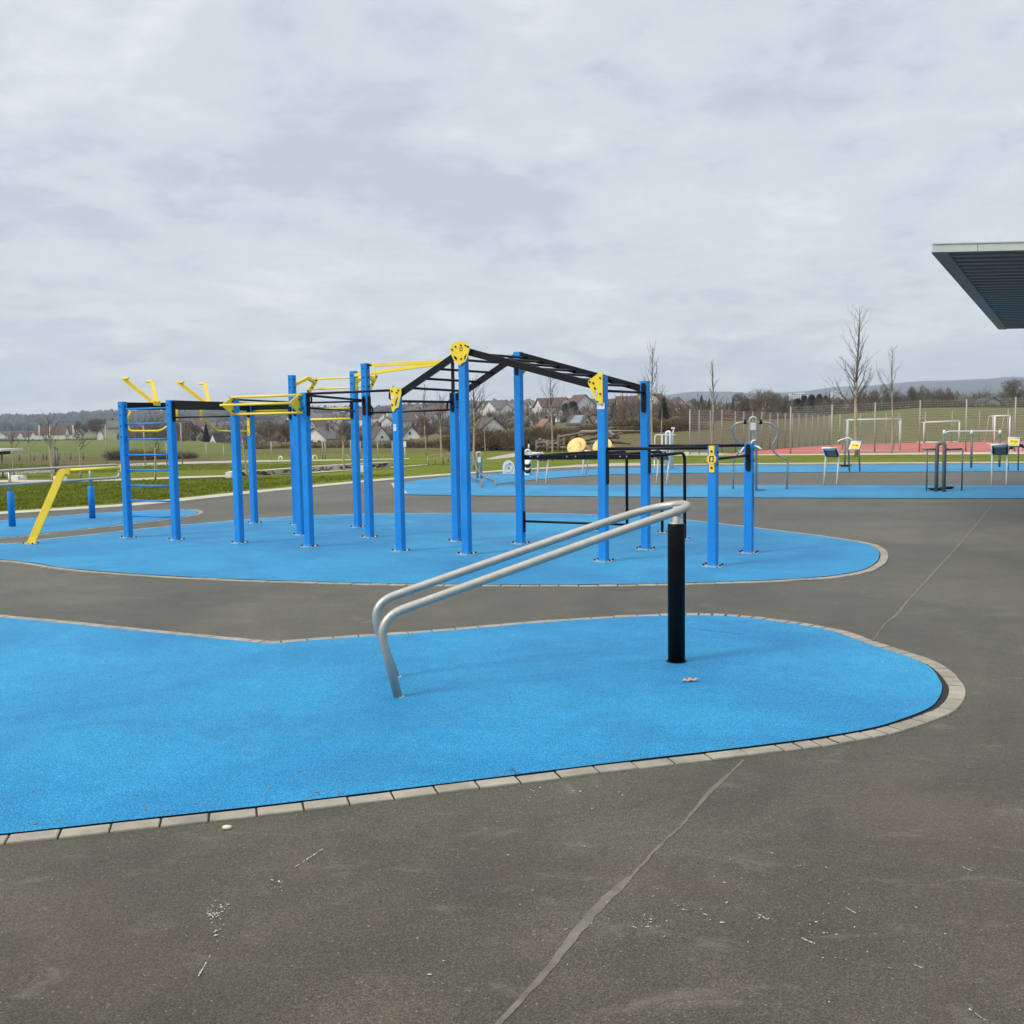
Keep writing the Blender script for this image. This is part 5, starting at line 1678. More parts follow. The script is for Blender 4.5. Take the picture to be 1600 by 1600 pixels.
p = G(1550.8, 692); mb = MB(); mb.tube([p, Vector((p.x, p.y, zat(648, 1551, p.y)))], 0.06, 8); mb.box(Vector((p.x, p.y, zat(648.5, 1551, p.y))), (0.12, 0.1, 0.08))
tag(mb.build('grey_column', M['fence'], origin=p), 'slim grey column touching the narrow tall goal frame', 'post')

# ================================================================ DOG (one continuous body)
def dog():
    g = G(1587.5, 707.2)
    k = g.y / F
    root = thing('dog', 'black and white dog with lowered head behind the yellow board at the right edge', 'dog', g)
    me = bpy.data.meshes.new('body')
    J = {'pelvis': (-0.24, 0, .36, .105), 'chest': (.14, 0, .35, .125), 'mid': (-.05, 0, .355, .10), 'neck': (.27, 0, .36, .085), 'head': (.37, 0, .27, .075), 'muz': (.42, 0, .18, .038),
         'tail1': (-.35, 0, .33, .03), 'tail2': (-.45, .02, .22, .028), 'tail3': (-.50, .02, .14, .02),
         'lfe': (.17, -.07, .22, .038), 'lfk': (.165, -.07, .11, .026), 'lfp': (.20, -.07, .02, .028), 'rfe': (.14, .07, .22, .038), 'rfk': (.12, .07, .11, .026), 'rfp': (.14, .07, .02, .028),
         'lhk': (-.20, -.075, .22, .055), 'lhh': (-.31, -.075, .14, .026), 'lhp': (-.28, -.075, .02, .028), 'rhk': (-.22, .075, .22, .055), 'rhh': (-.34, .075, .14, .026), 'rhp': (-.32, .075, .02, .028),
         'earl': (.33, -.065, .315, .025), 'earr': (.33, .065, .315, .025)}
    E_ = [('pelvis', 'mid'), ('mid', 'chest'), ('chest', 'neck'), ('neck', 'head'), ('head', 'muz'), ('pelvis', 'tail1'), ('tail1', 'tail2'), ('tail2', 'tail3'), ('chest', 'lfe'), ('lfe', 'lfk'), ('lfk', 'lfp'),
          ('chest', 'rfe'), ('rfe', 'rfk'), ('rfk', 'rfp'), ('pelvis', 'lhk'), ('lhk', 'lhh'), ('lhh', 'lhp'), ('pelvis', 'rhk'), ('rhk', 'rhh'), ('rhh', 'rhp'), ('head', 'earl'), ('head', 'earr')]
    ks = list(J); sc = 0.92
    me.from_pydata([(J[n][0] * sc, J[n][1] * sc, J[n][2] * sc) for n in ks], [(ks.index(a), ks.index(b)) for a, b in E_], [])
    ob = bpy.data.objects.new('body', me); COL.objects.link(ob)
    md = ob.modifiers.new('skin', 'SKIN')
    for v, n in zip(me.skin_vertices[0].data, ks):
        v.radius = (J[n][3] * sc, J[n][3] * sc)
        v.use_root = (n == 'pelvis')
    s2 = ob.modifiers.new('sub', 'SUBSURF'); s2.levels = 1; s2.render_levels = 1
    dg = bpy.context.evaluated_depsgraph_get(); dg.update()
    m2 = bpy.data.meshes.new_from_object(ob.evaluated_get(dg))
    bpy.data.objects.remove(ob)
    m2.name = 'body'; m2.materials.clear()
    m2.materials.append(M['fur_b']); m2.materials.append(M['fur_w'])
    for p in m2.polygons:
        c = p.center
        p.use_smooth = True
        white = c.z < 0.14 or (c.z < 0.235 and -0.2 < c.x < 0.24 and p.normal.z < 0.1) or (c.x > 0.37 and c.z < 0.2)
        p.material_index = 1 if white else 0
    ob = bpy.data.objects.new('body', m2); COL.objects.link(ob)
    ob.parent = root
    root.rotation_euler = (0, 0, 0.1)
dog()

# ================================================================ CANOPY AT RIGHT
hC = 3.95
nl, nr = V(1457, 394, 14.2), V(1600, 390.5, 14.35)
zr = hC
def onz(px_, py_, z):
    r = ray(px_, py_); t_ = (z - H) / r.z
    return Vector((r.x * t_, r.y * t_, z))
c_nl = onz(1457, 394, zr); c_fl = onz(1560, 515, zr)
c_nr0 = onz(1600, 390.8, zr); c_fr0 = onz(1600, 515.8, zr)
dn = (c_nr0 - c_nl).normalized(); df = (c_fr0 - c_fl).normalized()
c_nr = c_nl + dn * 9.0; c_fr = c_fl + dn * (c_nl + dn * 9.0 - c_nl).dot(dn) - dn * 0.0
c_fr = c_fl + dn * 7.0
t = thing('canopy', 'flat canopy roof with pale fascia and dark ribbed underside jutting in at the right', 'canopy', Vector((c_nr.x - 2, (c_nr.y + c_fr.y) / 2, 0)))
back_n = Vector((-dn.y, dn.x, 0))
mb = MB()
mb.prism([c_nl, c_nr, c_nr + Z * 0.118, c_nl + Z * 0.118], back_n * 0.05)
mb.build('fascia', M['fascia'], t)
for s_ in (0.62, 2.9, 5.4):
    q = c_nl + dn * s_ - back_n * 0.0015
    mb2 = MB(); mb2.prism([q, q + dn * 0.008, q + dn * 0.008 + Z * 0.116, q + Z * 0.116], back_n * 0.004); mb2.build('fascia_joint', M['steel_d'], t)
mb2 = MB(); mb2.prism([c_nl - back_n * 0.012 + Z * 0.108, c_nr - back_n * 0.012 + Z * 0.108, c_nr - back_n * 0.012 + Z * 0.124, c_nl - back_n * 0.012 + Z * 0.124], back_n * 0.08); mb2.build('drip_edge', M['fascia'], t)
# side fascia (dark)
mb = MB()
sd = (c_fl - c_nl).normalized(); sn = Vector((sd.y, -sd.x, 0))
if sn.x < 0: sn = -sn
a0 = c_nl + back_n * 0.052
mb.prism([a0, c_fl, c_fl + dn * 0.23, a0 + dn * 0.23], Z * 0.115)
mb.build('side_trim', M['corrugated'], t)
mb = MB()
depth = (c_fl - c_nl).dot(back_n)
def row(dist):
    s_ = dist / depth
    l = a0.lerp(c_fl, s_) + dn * 0.235 + back_n * 0.003
    return l, l + dn * 8.5
nrib = 34
prof = []
for i in range(nrib):
    d0_ = depth * i / nrib
    stp = depth / nrib
    prof += [(d0_, 0.012), (d0_ + stp * .36, 0.012), (d0_ + stp * .52, 0.088), (d0_ + stp * .84, 0.088)]
prof.append((depth * 0.998, 0.012))
vs_, fs = [], []
for d_, z_ in prof:
    l, r_ = row(d_)
    vs_ += [l + Z * z_, r_ + Z * z_]
for i in range(len(prof) - 1):
    fs.append((2 * i, 2 * i + 1, 2 * i + 3, 2 * i + 2))
mb.add(vs_, fs)
top_q = [row(0)[0], row(0)[1], row(depth)[1], row(depth)[0]]
mb.prism([p + Z * 0.09 for p in top_q], Z * 0.024)
mb.build('ribbed_sheet', M['corrugated'], t)
for s_, e_ in ((0.12, 5.6), (0.85, 4.6)):
    p = c_nl.lerp(c_fl, s_) + dn * e_
    mb = MB(); mb.box(Vector((p.x, p.y, hC / 2)), (0.16, 0.16, hC)); mb.build('column', M['steel_d'], t)

# ================================================================ TREES
def branchy(mb, p, d, L, r, depth, rnd, up=0.25, split=(2, 3), spread=0.55, sides=3, seg=3, shrink=0.72):
    pts, rs_ = [p.copy()], [r]
    q = p.copy(); dd = d.copy()
    for i in range(seg):
        dd = (dd + Vector((rnd.gauss(0, .13), rnd.gauss(0, .13), rnd.gauss(0, .08) + up * 0.25))).normalized()
        q = q + dd * (L / seg)
        pts.append(q.copy()); rs_.append(r * (1 - 0.55 * (i + 1) / seg))
    mb.tube(pts, rs_, sides, 0, cap=False)
    if depth <= 0:
        return
    for j in range(1, len(pts)):
        for _ in range(rnd.randint(*split) if j == len(pts) - 1 else (1 if rnd.random() < 0.75 else 0)):
            ax_ = Vector((rnd.gauss(0, 1), rnd.gauss(0, 1), rnd.gauss(0, .4))).normalized()
            nd = (dd + ax_ * spread * rnd.uniform(.7, 1.3) + Z * up * 0.5).normalized()
            branchy(mb, pts[j], nd, L * shrink * rnd.uniform(.7, 1.15), rs_[j] * .72, depth - 1, rnd, up, split, spread, sides, seg, shrink)

def young_tree(label, px_, py_, ty, seed, spread_px=30, first=0.42, nb=18, dist=None, tr=0.055, tm='bark_y', cm='twig', upright=0.9, lean=0.0, twig=1.0, limbs=0):
    rnd = random.Random(seed)
    b = G(px_, py_) if dist is None else V(px_, py_, dist)
    if dist is not None: b.z = ground_z(b.x, b.y)
    k = b.y / F
    topz_ = V(px_, ty, b.y).z
    h = topz_ - b.z
    sp = spread_px * k
    t = thing('young_tree', label, 'tree', b, 'bare young trees on the lawns')
    pts, rs_ = [], []
    for i in range(13):
        f = i / 12
        pts.append(b + Vector((lean * f + 0.02 * h * math.sin(f * 5 + seed) * 0.4, 0.01 * h * math.sin(f * 4 + seed * 2) * .4, h * f - (0.05 if i == 0 else 0))))
        rs_.append(tr * 0.62 * (1 - f) ** 0.8 + 0.006)
    def at(f):
        i = min(11, int(f * 12)); return pts[i].lerp(pts[i + 1], f * 12 - i), rs_[i]
    nt = int(first * 12) + 1
    mb = MB(); mb.tube(pts[:nt + 1], rs_[:nt + 1], 9); mb.build('trunk', M[tm], t)
    mb = MB(); mb.tube(pts[nt:nt + 3], rs_[nt:nt + 3], 7, 1, cap=False); mb.tube(pts[nt + 2:], rs_[nt + 2:], 7)
    for i in range(limbs):
        f = first + 0.02 + 0.17 * i / max(1, limbs - 1)
        p, r0 = at(f)
        az = i * 2.2 + rnd.gauss(0, .35) + seed
        el = rnd.uniform(.35, .75)
        q = p.copy(); d = Vector((math.cos(az) * math.cos(el), math.sin(az) * math.cos(el), math.sin(el)))
        L = h * rnd.uniform(.18, .27); lp, lr = [q.copy()], [r0 * .5]
        for s_ in range(7):
            d = (d + Vector((rnd.gauss(0, .07), rnd.gauss(0, .07), .20))).normalized()
            q = q + d * (L / 7); lp.append(q.copy()); lr.append(max(.008, r0 * .5 * (1 - .8 * (s_ + 1) / 7)))
            if s_ > 0:
                for _t in range(rnd.randint(1, 3)):
                    dd = (d + Vector((rnd.gauss(0, .6), rnd.gauss(0, .6), rnd.gauss(.1, .3)))).normalized()
                    branchy(mb, q, dd, L * rnd.uniform(.10, .28), max(.007, lr[-1] * .5), 1, rnd, up=.3, split=(1, 2), spread=.5, seg=3, shrink=.55)
        mb.tube(lp, lr, 5, 0, cap=False)
    for i in range(nb):
        f = first + (0.96 - first) * (i + rnd.random() * .8) / nb
        p, r0 = at(f)
        az = i * 2.4 + rnd.gauss(0, .4)
        el = upright * (0.75 + 0.45 * f) + rnd.gauss(0, .12)
        L = sp * (0.45 + 1.1 * (1 - f) ** 0.8) * rnd.uniform(.65, 1.25)
        d = Vector((math.cos(az) * math.cos(el), math.sin(az) * math.cos(el), math.sin(el)))
        branchy(mb, p, d, L, max(0.010, r0 * .42), 2, rnd, up=0.28, split=(1, 2), spread=0.5, seg=3, shrink=0.5 * twig)
    mb.build('crown', [M[cm], M[tm]], t)
    return t

young_tree('tallest bare young tree, pale trunk, standing before the red court left of the yellow board', 1338, 713.5, 478, 3, 31, 0.30, 34, tr=0.125, cm='twig_g', upright=0.95, limbs=4)
young_tree('slim bare young tree in front of the big goal net on the red court strip', 1392.5, 708.5, 540, 7, 20, 0.38, 22, tr=0.055, cm='twig_g', upright=1.0, limbs=2)
young_tree('slim bare tree rising above the short yellow plated post', 1113, 727, 563, 5, 17, 0.52, 20, tr=0.085, tm='bark', cm='twig_g', upright=1.05)
young_tree('bare tree with orange tinged trunk close right of the rear post of the monkey bars', 1019.5, 717, 540, 9, 24, 0.45, 22, tr=0.08, cm='twig_g', upright=1.0, limbs=2)
young_tree('thin sapling trunk just right of the orange tinged tree', 1034, 716, 600, 10, 14, 0.45, 12, tr=0.04, cm='twig_g', upright=1.0)
young_tree('bare young tree behind the right end of the sloping ladder, between two tall posts', 741.5, 733.5, 590, 11, 36, 0.44, 22, tr=0.075, cm='twig_g', upright=0.85, limbs=4)
young_tree('bare young tree left of the yellow discs with a wide open crown', 862.5, 720, 588, 13, 30, 0.45, 18, tr=0.06, cm='twig_g', upright=0.85, limbs=3)
young_tree('short pale sapling in the brambles right of the tallest front post', 758, 706.5, 660, 14, 9, 0.6, 8, tr=0.045, cm='twig_g')
young_tree('bare young tree with forked crown beside the low timber railing', 690.5, 727, 618, 15, 24, 0.46, 18, tr=0.065, cm='twig_g', upright=0.85, limbs=3)
young_tree('staked bare young tree seen between the two tall blue post pairs', 538, 735.5, 640, 16, 24, 0.40, 16, tr=0.06, cm='twig_g', upright=0.8, limbs=3)
young_tree('slender tree with red twigs rising behind the sloping ladder foot', 665, 712, 600, 27, 14, 0.35, 24, tr=0.04, cm='twig_r', upright=1.15)
young_tree('leaning bare young tree close to the left of the rear yellow plate post', 388, 747, 655, 17, 12, 0.6, 8, tr=0.05, cm='twig_g', lean=-0.25)
young_tree('bare young tree seen through the ladder, right side', 243.5, 751, 650, 18, 26, 0.42, 16, tr=0.05, cm='twig_g', upright=0.6, limbs=3)
young_tree('bare young tree with spreading twigs behind the yellow bar', 126, 748, 662, 19, 24, 0.5, 14, tr=0.05, cm='twig_g', upright=0.55, limbs=2)
young_tree('bare young tree with a pale trunk behind the yellow sloping leg', 81, 751.5, 650, 20, 26, 0.48, 16, tr=0.055, cm='twig_g', upright=0.6, limbs=3)
young_tree('bare thin young tree by the field fence', 47, 722, 668, 21, 12, 0.35, 12, tr=0.045, cm='twig_g')
young_tree('bare young tree near the left edge above the handrail', 22, 743, 672, 22, 16, 0.5, 12, tr=0.05, cm='twig_g')
mb = MB(); q = G(540, 733); mb.tube([q + Vector((0.05, 0, 0.55)), q + Vector((0.55, 0.2, 0.02))], 0.02, 6); tag(mb.build('tree_stake', M['bark_y'], origin=q), 'slanting stake propping the young tree between the tall posts', 'stake')

def crown_cloud(mb, c, rx, ry, rz, n, ln, wd, rnd, mi=0, up=0.5, core=0.0, mi2=None):
    if core > 0:
        # lumpy inner mass of close twigs
        nu, nv = 12, 8
        vs_, fs = [], []
        ph = rnd.random() * 50
        for j in range(nv + 1):
            for i in range(nu):
                a, b_ = 2 * math.pi * i / nu, math.pi * (j / nv - 0.5)
                d = Vector((math.cos(a) * math.cos(b_), math.sin(a) * math.cos(b_), math.sin(b_)))
                k = core * (0.82 + 0.45 * mnoise.noise(d * 1.7 + Vector((ph, ph, 0))) + 0.2 * mnoise.noise(d * 4 + Vector((ph, 0, ph))))
                vs_.append(c + Vector((d.x * rx * k, d.y * ry * k, d.z * rz * k)))
        for j in range(nv):
            for i in range(nu):
                fs.append((j * nu + i, j * nu + (i + 1) % nu, (j + 1) * nu + (i + 1) % nu, (j + 1) * nu + i))
        mb.add(vs_, fs, mi, True)
    for _ in range(n):
        while True:
            d = Vector((rnd.uniform(-1, 1), rnd.uniform(-1, 1), rnd.uniform(-1, 1)))
            if d.length <= 1: break
        k = d.length ** 0.5 / max(1e-6, d.length)
        d2 = d * k
        p = c + Vector((d2.x * rx, d2.y * ry, d2.z * rz))
        dr = (Vector((d2.x, d2.y, d2.z * .7)) * .8 + Vector((rnd.gauss(0, .5), rnd.gauss(0, .5), rnd.gauss(0, .35) + up))).normalized()
        L = ln * rnd.uniform(.5, 1.4)
        fc = Vector((rnd.gauss(0, .5), -1, rnd.gauss(0, .5)))
        mb.strip(p - dr * L * .5, p + dr * L * .5, wd * rnd.uniform(.6, 1.4), fc, (mi2 if mi2 is not None and rnd.random() < .35 else mi))

def bare_tree(label, px_, py_, ty, wpx, dist, seed, n=500, tm='bark', cm=('twig', 'twig_g'), name='bare_tree', group=None, trunk_f=0.3, core=0.0, up=0.5):
    rnd = random.Random(seed)
    b = V(px_, py_, dist); gz = ground_z(b.x, b.y); b.z = min(b.z, gz) if b.z > gz else b.z
    k = dist / F
    top = V(px_, ty, dist).z
    h = top - b.z
    t = thing(name, label, 'tree', b, group)
    mb = MB()
    rt = max(0.12, h * 0.022)
    mb.tube([b - Z * 0.3, b + Z * h * trunk_f, b + Z * h * (trunk_f + .3) + Vector((0.03 * h, 0, 0))], [rt, rt * .8, rt * .35], 7); mb.build('trunk', M[tm], t)
    mb = MB()
    far_ = dist > 300
    nl = 9 if not far_ else 5
    for i in range(nl):
        az = i * 2.4 + rnd.random(); el = rnd.uniform(.35, 1.25)
        d = Vector((math.cos(az) * math.cos(el) * (wpx * k / h) * 1.1, math.sin(az) * math.cos(el) * (wpx * k / h) * 1.1, math.sin(el))).normalized()
        ln_ = h * (1 - trunk_f) * (.36 if el > .8 else .30)
        branchy(mb, b + Z * h * (trunk_f + rnd.uniform(-.06, .16)), d, ln_, rt * .5, 4 if n > 380 and not far_ else 2, rnd, up=.22, split=(2, 3) if not far_ else (2, 2), spread=.62, seg=3, shrink=.66)
    for i in range(len(mb.f)):
        if i % 7 < 3: mb.m[i] = 1
    rz = h * (1 - trunk_f) * 0.5
    cnt = int(n * (3.4 if far_ else 2.6))
    cl_ = max(4, n // 60)
    for i in range(cl_):
        while True:
            f = Vector((rnd.uniform(-1, 1), rnd.uniform(-1, 1), rnd.uniform(-1, 1)))
            if f.length < 1: break
        c = b + Z * (h * trunk_f + rz) + Vector((f.x * wpx * k * .40, f.y * wpx * k * .40, f.z * rz * .80))
        crown_cloud(mb, c, wpx * k * .17, wpx * k * .17, rz * .32, cnt // cl_, h * .10, max(0.02, k * (0.34 if far_ else 0.24)), rnd, 0, up, 0, 1)
    mb.build('crown', [M[cm[0]], M[cm[1]]], t)
    return t

def conifer(label, px_, py_, ty, wpx, dist, seed, m='conifer', group=None, n=900, round_=False):
    rnd = random.Random(seed)
    b = V(px_, py_, dist)
    k = dist / F
    h = V(px_, ty, dist).z - b.z
    t = thing('conifer', label, 'tree', b, group)
    mb = MB(); rt = h * .02 + .05
    mb.tube([b - Z * .5, b + Z * h * .9], [rt, rt * .2], 7); mb.build('trunk', M['bark'], t)
    mb = MB()
    R0 = wpx * k * .5
    for i in range(n):
        f = rnd.random() ** 0.8 * .97 + .03
        rad = R0 * ((1 - f) ** .85 if not round_ else math.sin(math.pi * (f * .85 + .12)) ** .6) * (0.78 + .35 * mnoise.noise(Vector((f * 9, seed, i % 7 * .5)))) + 0.02 * h
        az = rnd.uniform(0, 6.283)
        p = b + Z * (h * (.04 + .96 * f))
        out = Vector((math.cos(az), math.sin(az), 0))
        a, e = p + out * rad * rnd.uniform(.0, .55), p + out * rad * rnd.uniform(.8, 1.08) + Z * (-.10 * rad if not round_ else rnd.gauss(.1, .25) * rad)
        s_ = out.cross(Z) * (h * .028 + rad * .16) * rnd.uniform(.6, 1.3)
        mb.add([a, (a + e) / 2 + s_, e, (a + e) / 2 - s_ - Z * h * .018], [(0, 1, 2, 3)])
        s2 = Z * (h * .03) * rnd.uniform(.6, 1.3)
        mb.add([a, (a + e) / 2 + s2, e, (a + e) / 2 - s2], [(0, 1, 2, 3)])
    mb.build('crown', M[m], t)

# big bare trees and conifers one can tell apart
bare_tree('brown dense bare tree mass behind the white terrace at left', 152, 690, 649, 46, 520, 31, 700, cm=('twig_r', 'twig'), core=.75)
bare_tree('lower brown bare tree joined to the right of the brown tree mass at left', 128, 690, 656, 22, 540, 32, 330, cm=('twig', 'twig_r'), core=.7)
bare_tree('reddish bare tree right of the ladder', 300, 700, 656, 42, 330, 33, 500, cm=('twig_r', 'twig'))
bare_tree('tall reddish bare tree left of the conifer by the white house', 285, 702, 650, 30, 360, 34, 400, cm=('twig_r', 'twig'), core=.5)
bare_tree('wide tangled bare tree behind the rear yellow plate post', 420, 706, 648, 62, 150, 35, 900, cm=('twig', 'twig_g'), core=.5)
bare_tree('dark bare tree clump left of the tall post trio', 447, 706, 655, 34, 140, 36, 500, cm=('twig', 'bramble'), core=.6)
bare_tree('bare tree clump behind the low timber railing', 668, 700, 645, 46, 180, 37, 600, cm=('twig_r', 'twig_g'), core=.4)
bare_tree('bare tree right of the pale roofed house, between tall posts', 540, 702, 655, 34, 130, 38, 500, cm=('twig_g', 'twig'), core=.4)
bare_tree('pale bare shrub tree right of the rear tall post', 850, 708, 655, 36, 66, 39, 600, cm=('twig_g', 'bramble2'), trunk_f=.12)
bare_tree('big bare crowned tree on the skyline, middle of the clump right of the short posts', 1195, 662, 603, 60, 260, 40, 1100, cm=('twig_g', 'twig'), core=.35)
bare_tree('broad dark bare tree at the left of the skyline clump', 1163, 664, 612, 42, 270, 41, 800, cm=('twig_r', 'twig'), core=.8)
bare_tree('bare tree at the right of the skyline clump', 1218, 662, 608, 34, 265, 42, 500, cm=('twig', 'twig_g'), core=.3)
bare_tree('rounded bare tree on the skyline left of the white tower block', 1085, 662, 622, 34, 420, 43, 330, cm=('twig_r', 'twig'), core=.7)
for i, (x, y0, y1, w_) in enumerate(((1352, 655, 604, 40), (1376, 655, 598, 34), (1402, 652, 600, 36), (1425, 652, 605, 26), (1442, 650, 602, 26), (1464, 650, 599, 38), (1482, 650, 606, 22))):
    bare_tree(('bare tree behind the tallest young tree on the grass bank', 'upright bare tree on the bank over the green goal net', 'bare tree on the bank right of the slim young tree', 'small upright bare tree on the grass bank skyline', 'narrow bare tree at the middle of the bank skyline', 'wide fan shaped bare tree on the bank above the white goal', 'low bare tree at the right end of the bank row')[i],
              x, y0, y1, w_, 205 + 7 * (i % 3), 50 + i, 420, cm=('twig', 'twig_g') if i % 2 else ('twig_r', 'twig_g'), group='bare trees along the grass bank', trunk_f=.2)
bare_tree('broad bare tree on the skyline at the right edge under the canopy', 1583, 648, 588, 52, 210, 60, 900, cm=('twig', 'twig_g'), trunk_f=.25)
bare_tree('second bare tree at the right edge, lower than the first', 1622, 648, 594, 40, 215, 61, 400, cm=('twig', 'twig_g'), trunk_f=.25)

conifer('dark pointed conifer beside the white gabled house at left', 323, 700, 662, 19, 300, 71)
conifer('dark rounded pair of pines on the village ridge, taller right one', 895, 650, 628, 22, 500, 72, round_=True)
conifer('dark pine on the village ridge, lower left one', 884, 650, 631, 18, 510, 73, round_=True)
conifer('dark spreading conifer between the two right posts of the monkey bars', 959, 655, 629, 20, 330, 74)
conifer('grey green conifer right of the rear monkey bar post', 1037, 668, 621, 32, 190, 75, 'conifer2')
conifer('blue green conifer on the skyline under the short posts', 1096, 650, 618, 17, 480, 76)
conifer('slim dark conifer left of the skyline clump', 1145, 645, 621, 8, 420, 77)
conifer('dark conifer among bare shrubs left of the skyline clump', 1108, 655, 623, 14, 470, 78, 'conifer2')
for i, (x, y1, w_) in enumerate(((1246, 623, 20), (1256, 618, 18), (1268, 617, 20), (1280, 616, 16), (1290, 619, 15), (1237, 628, 14))):
    conifer(('dark green conifer in the row below the white tower blocks', 'dark green conifer in the row below the white tower blocks', 'dark green conifer in the row below the white tower blocks', 'dark green conifer in the row below the white tower blocks', 'dark green conifer in the row below the white tower blocks', 'low dark conifer at the left end of the conifer row')[i], x, 645, y1, w_, 340 + 6 * i, 80 + i, 'conifer2', 'dark conifers below the tower blocks', 500, True)

# hedges and brambles: each mass is one thicket
def thicket(label, line, hgt_px, depth_m, n, seed, cm=('bramble', 'bramble2'), name='thicket', ln=.7, wd=.03, mid_wave=.25):
    """line: (px, py base, distance) along its foot"""
    rnd = random.Random(seed)
    mb = MB()
    P_ = []
    for x, y, d in line:
        p = V(x, y, d); gz = ground_z(p.x, p.y); p.z = min(p.z, gz) if abs(p.z - gz) < 2 else p.z
        P_.append((p, d))
    tot = sum((P_[i + 1][0] - P_[i][0]).length for i in range(len(P_) - 1))
    for i in range(len(P_) - 1):
        (a, da), (b, db) = P_[i], P_[i + 1]
        L = (b - a).length
        step = max(depth_m * .7, 0.8)
        m_ = max(1, int(L / step))
        for k in range(m_):
            f = (k + .5) / m_
            c = a.lerp(b, f)
            hh = hgt_px[i] + (hgt_px[i + 1] - hgt_px[i]) * f
            hz_ = hh * (da + (db - da) * f) / F * (1 + mid_wave * rnd.uniform(-1, 1))
            crown_cloud(mb, c + Z * hz_ * .42 + Vector((0, depth_m * .3 * rnd.uniform(0, 1), 0)), step * .95, depth_m * .6, hz_ * .58, max(20, int(2.6 * n * L / tot / m_)), ln, wd * .62, rnd, 0, .35, .62, 1)
    o = P_[0][0]
    tag(mb.build(name, [M[cm[0]], M[cm[1]]], origin=o), label, 'bushes')
thicket('large brown bramble thicket behind the lawn, right of the tallest front post', [(722, 708, 62), (770, 707.5, 62), (815, 707, 61), (862, 708.5, 60)], [28, 40, 37, 30], 3.2, 3400, 101, ln=.8, wd=.03)
thicket('dark low hedge below the white gabled house in the middle', [(585, 708, 74), (640, 707, 74), (700, 706.5, 72), (725, 706.5, 70)], [15, 16, 21, 26], 1.8, 2200, 102, ('twig', 'bramble'), 'hedge', .6, .03)
thicket('brown hedge along the far side of the gravel path left of the tall post trio', [(385, 707.5, 78), (440, 707, 78), (520, 706.5, 78), (588, 707, 76)], [11, 13, 12, 13], 1.6, 1600, 103, ('bramble', 'twig_r'), 'hedge', .6, .03)
thicket('rusty rough shrubs on the bank seen through the ladder', [(165, 716, 54), (210, 715, 54), (255, 714, 54), (300, 713.5, 55)], [9, 13, 10, 7], 1.4, 1300, 104, ('twig_r', 'bramble2'), 'shrubs', .5, .022)
thicket('dark brushwood on the bank between the right posts of the monkey bars', [(955, 690, 95), (1000, 688, 96), (1045, 686, 96), (1080, 684, 98)], [26, 28, 28, 22], 5, 3000, 105, ('bramble', 'twig_r'), 'thicket', 1.1, .05)
thicket('upper brown brushwood strip along the bank behind the mesh fence', [(1060, 672, 130), (1120, 668, 130), (1180, 664, 132), (1240, 662, 135), (1300, 658, 138), (1345, 655, 142)], [22, 20, 17, 14, 12, 10], 5, 2600, 106, ('bramble', 'bramble2'), 'thicket', 1.1, .06)
thicket('olive brown shrubs on the slope under the solar roofed house', [(862, 684, 100), (905, 682, 104), (950, 680, 106)], [10, 12, 14], 3, 1300, 107, ('bramble2', 'bramble'), 'shrubs', .9, .05)
thicket('dark scrub along the top of the grass bank at right', [(1340, 648, 175), (1400, 645, 178), (1460, 641, 182), (1510, 641, 185), (1560, 645, 185), (1640, 644, 185)], [14, 12, 13, 14, 12, 14], 6, 2600, 108, ('bramble', 'twig'), 'thicket', 1.5, .09)
thicket('dark hedge line at the foot of the far left houses', [(-40, 693, 560), (40, 691, 560), (100, 690.5, 560), (200, 690.5, 540)], [6, 4, 3, 7], 6, 1500, 109, ('twig', 'conifer2'), 'hedge', 2.0, .25)
thicket('grey green hedge between the white house and the tree tangle', [(352, 704, 200), (390, 703, 190), (430, 703, 170)], [14, 18, 15], 3, 900, 110, ('twig_g', 'twig'), 'hedge', 1.2, .07)
thicket('brown garden shrubs in front of the pale roofed houses', [(470, 700, 150), (530, 699, 155), (600, 698, 160), (700, 697, 160), (740, 690, 150)], [8, 7, 7, 8, 9], 3, 1500, 111, ('twig', 'twig_r'), 'shrubs', 1.1, .06)

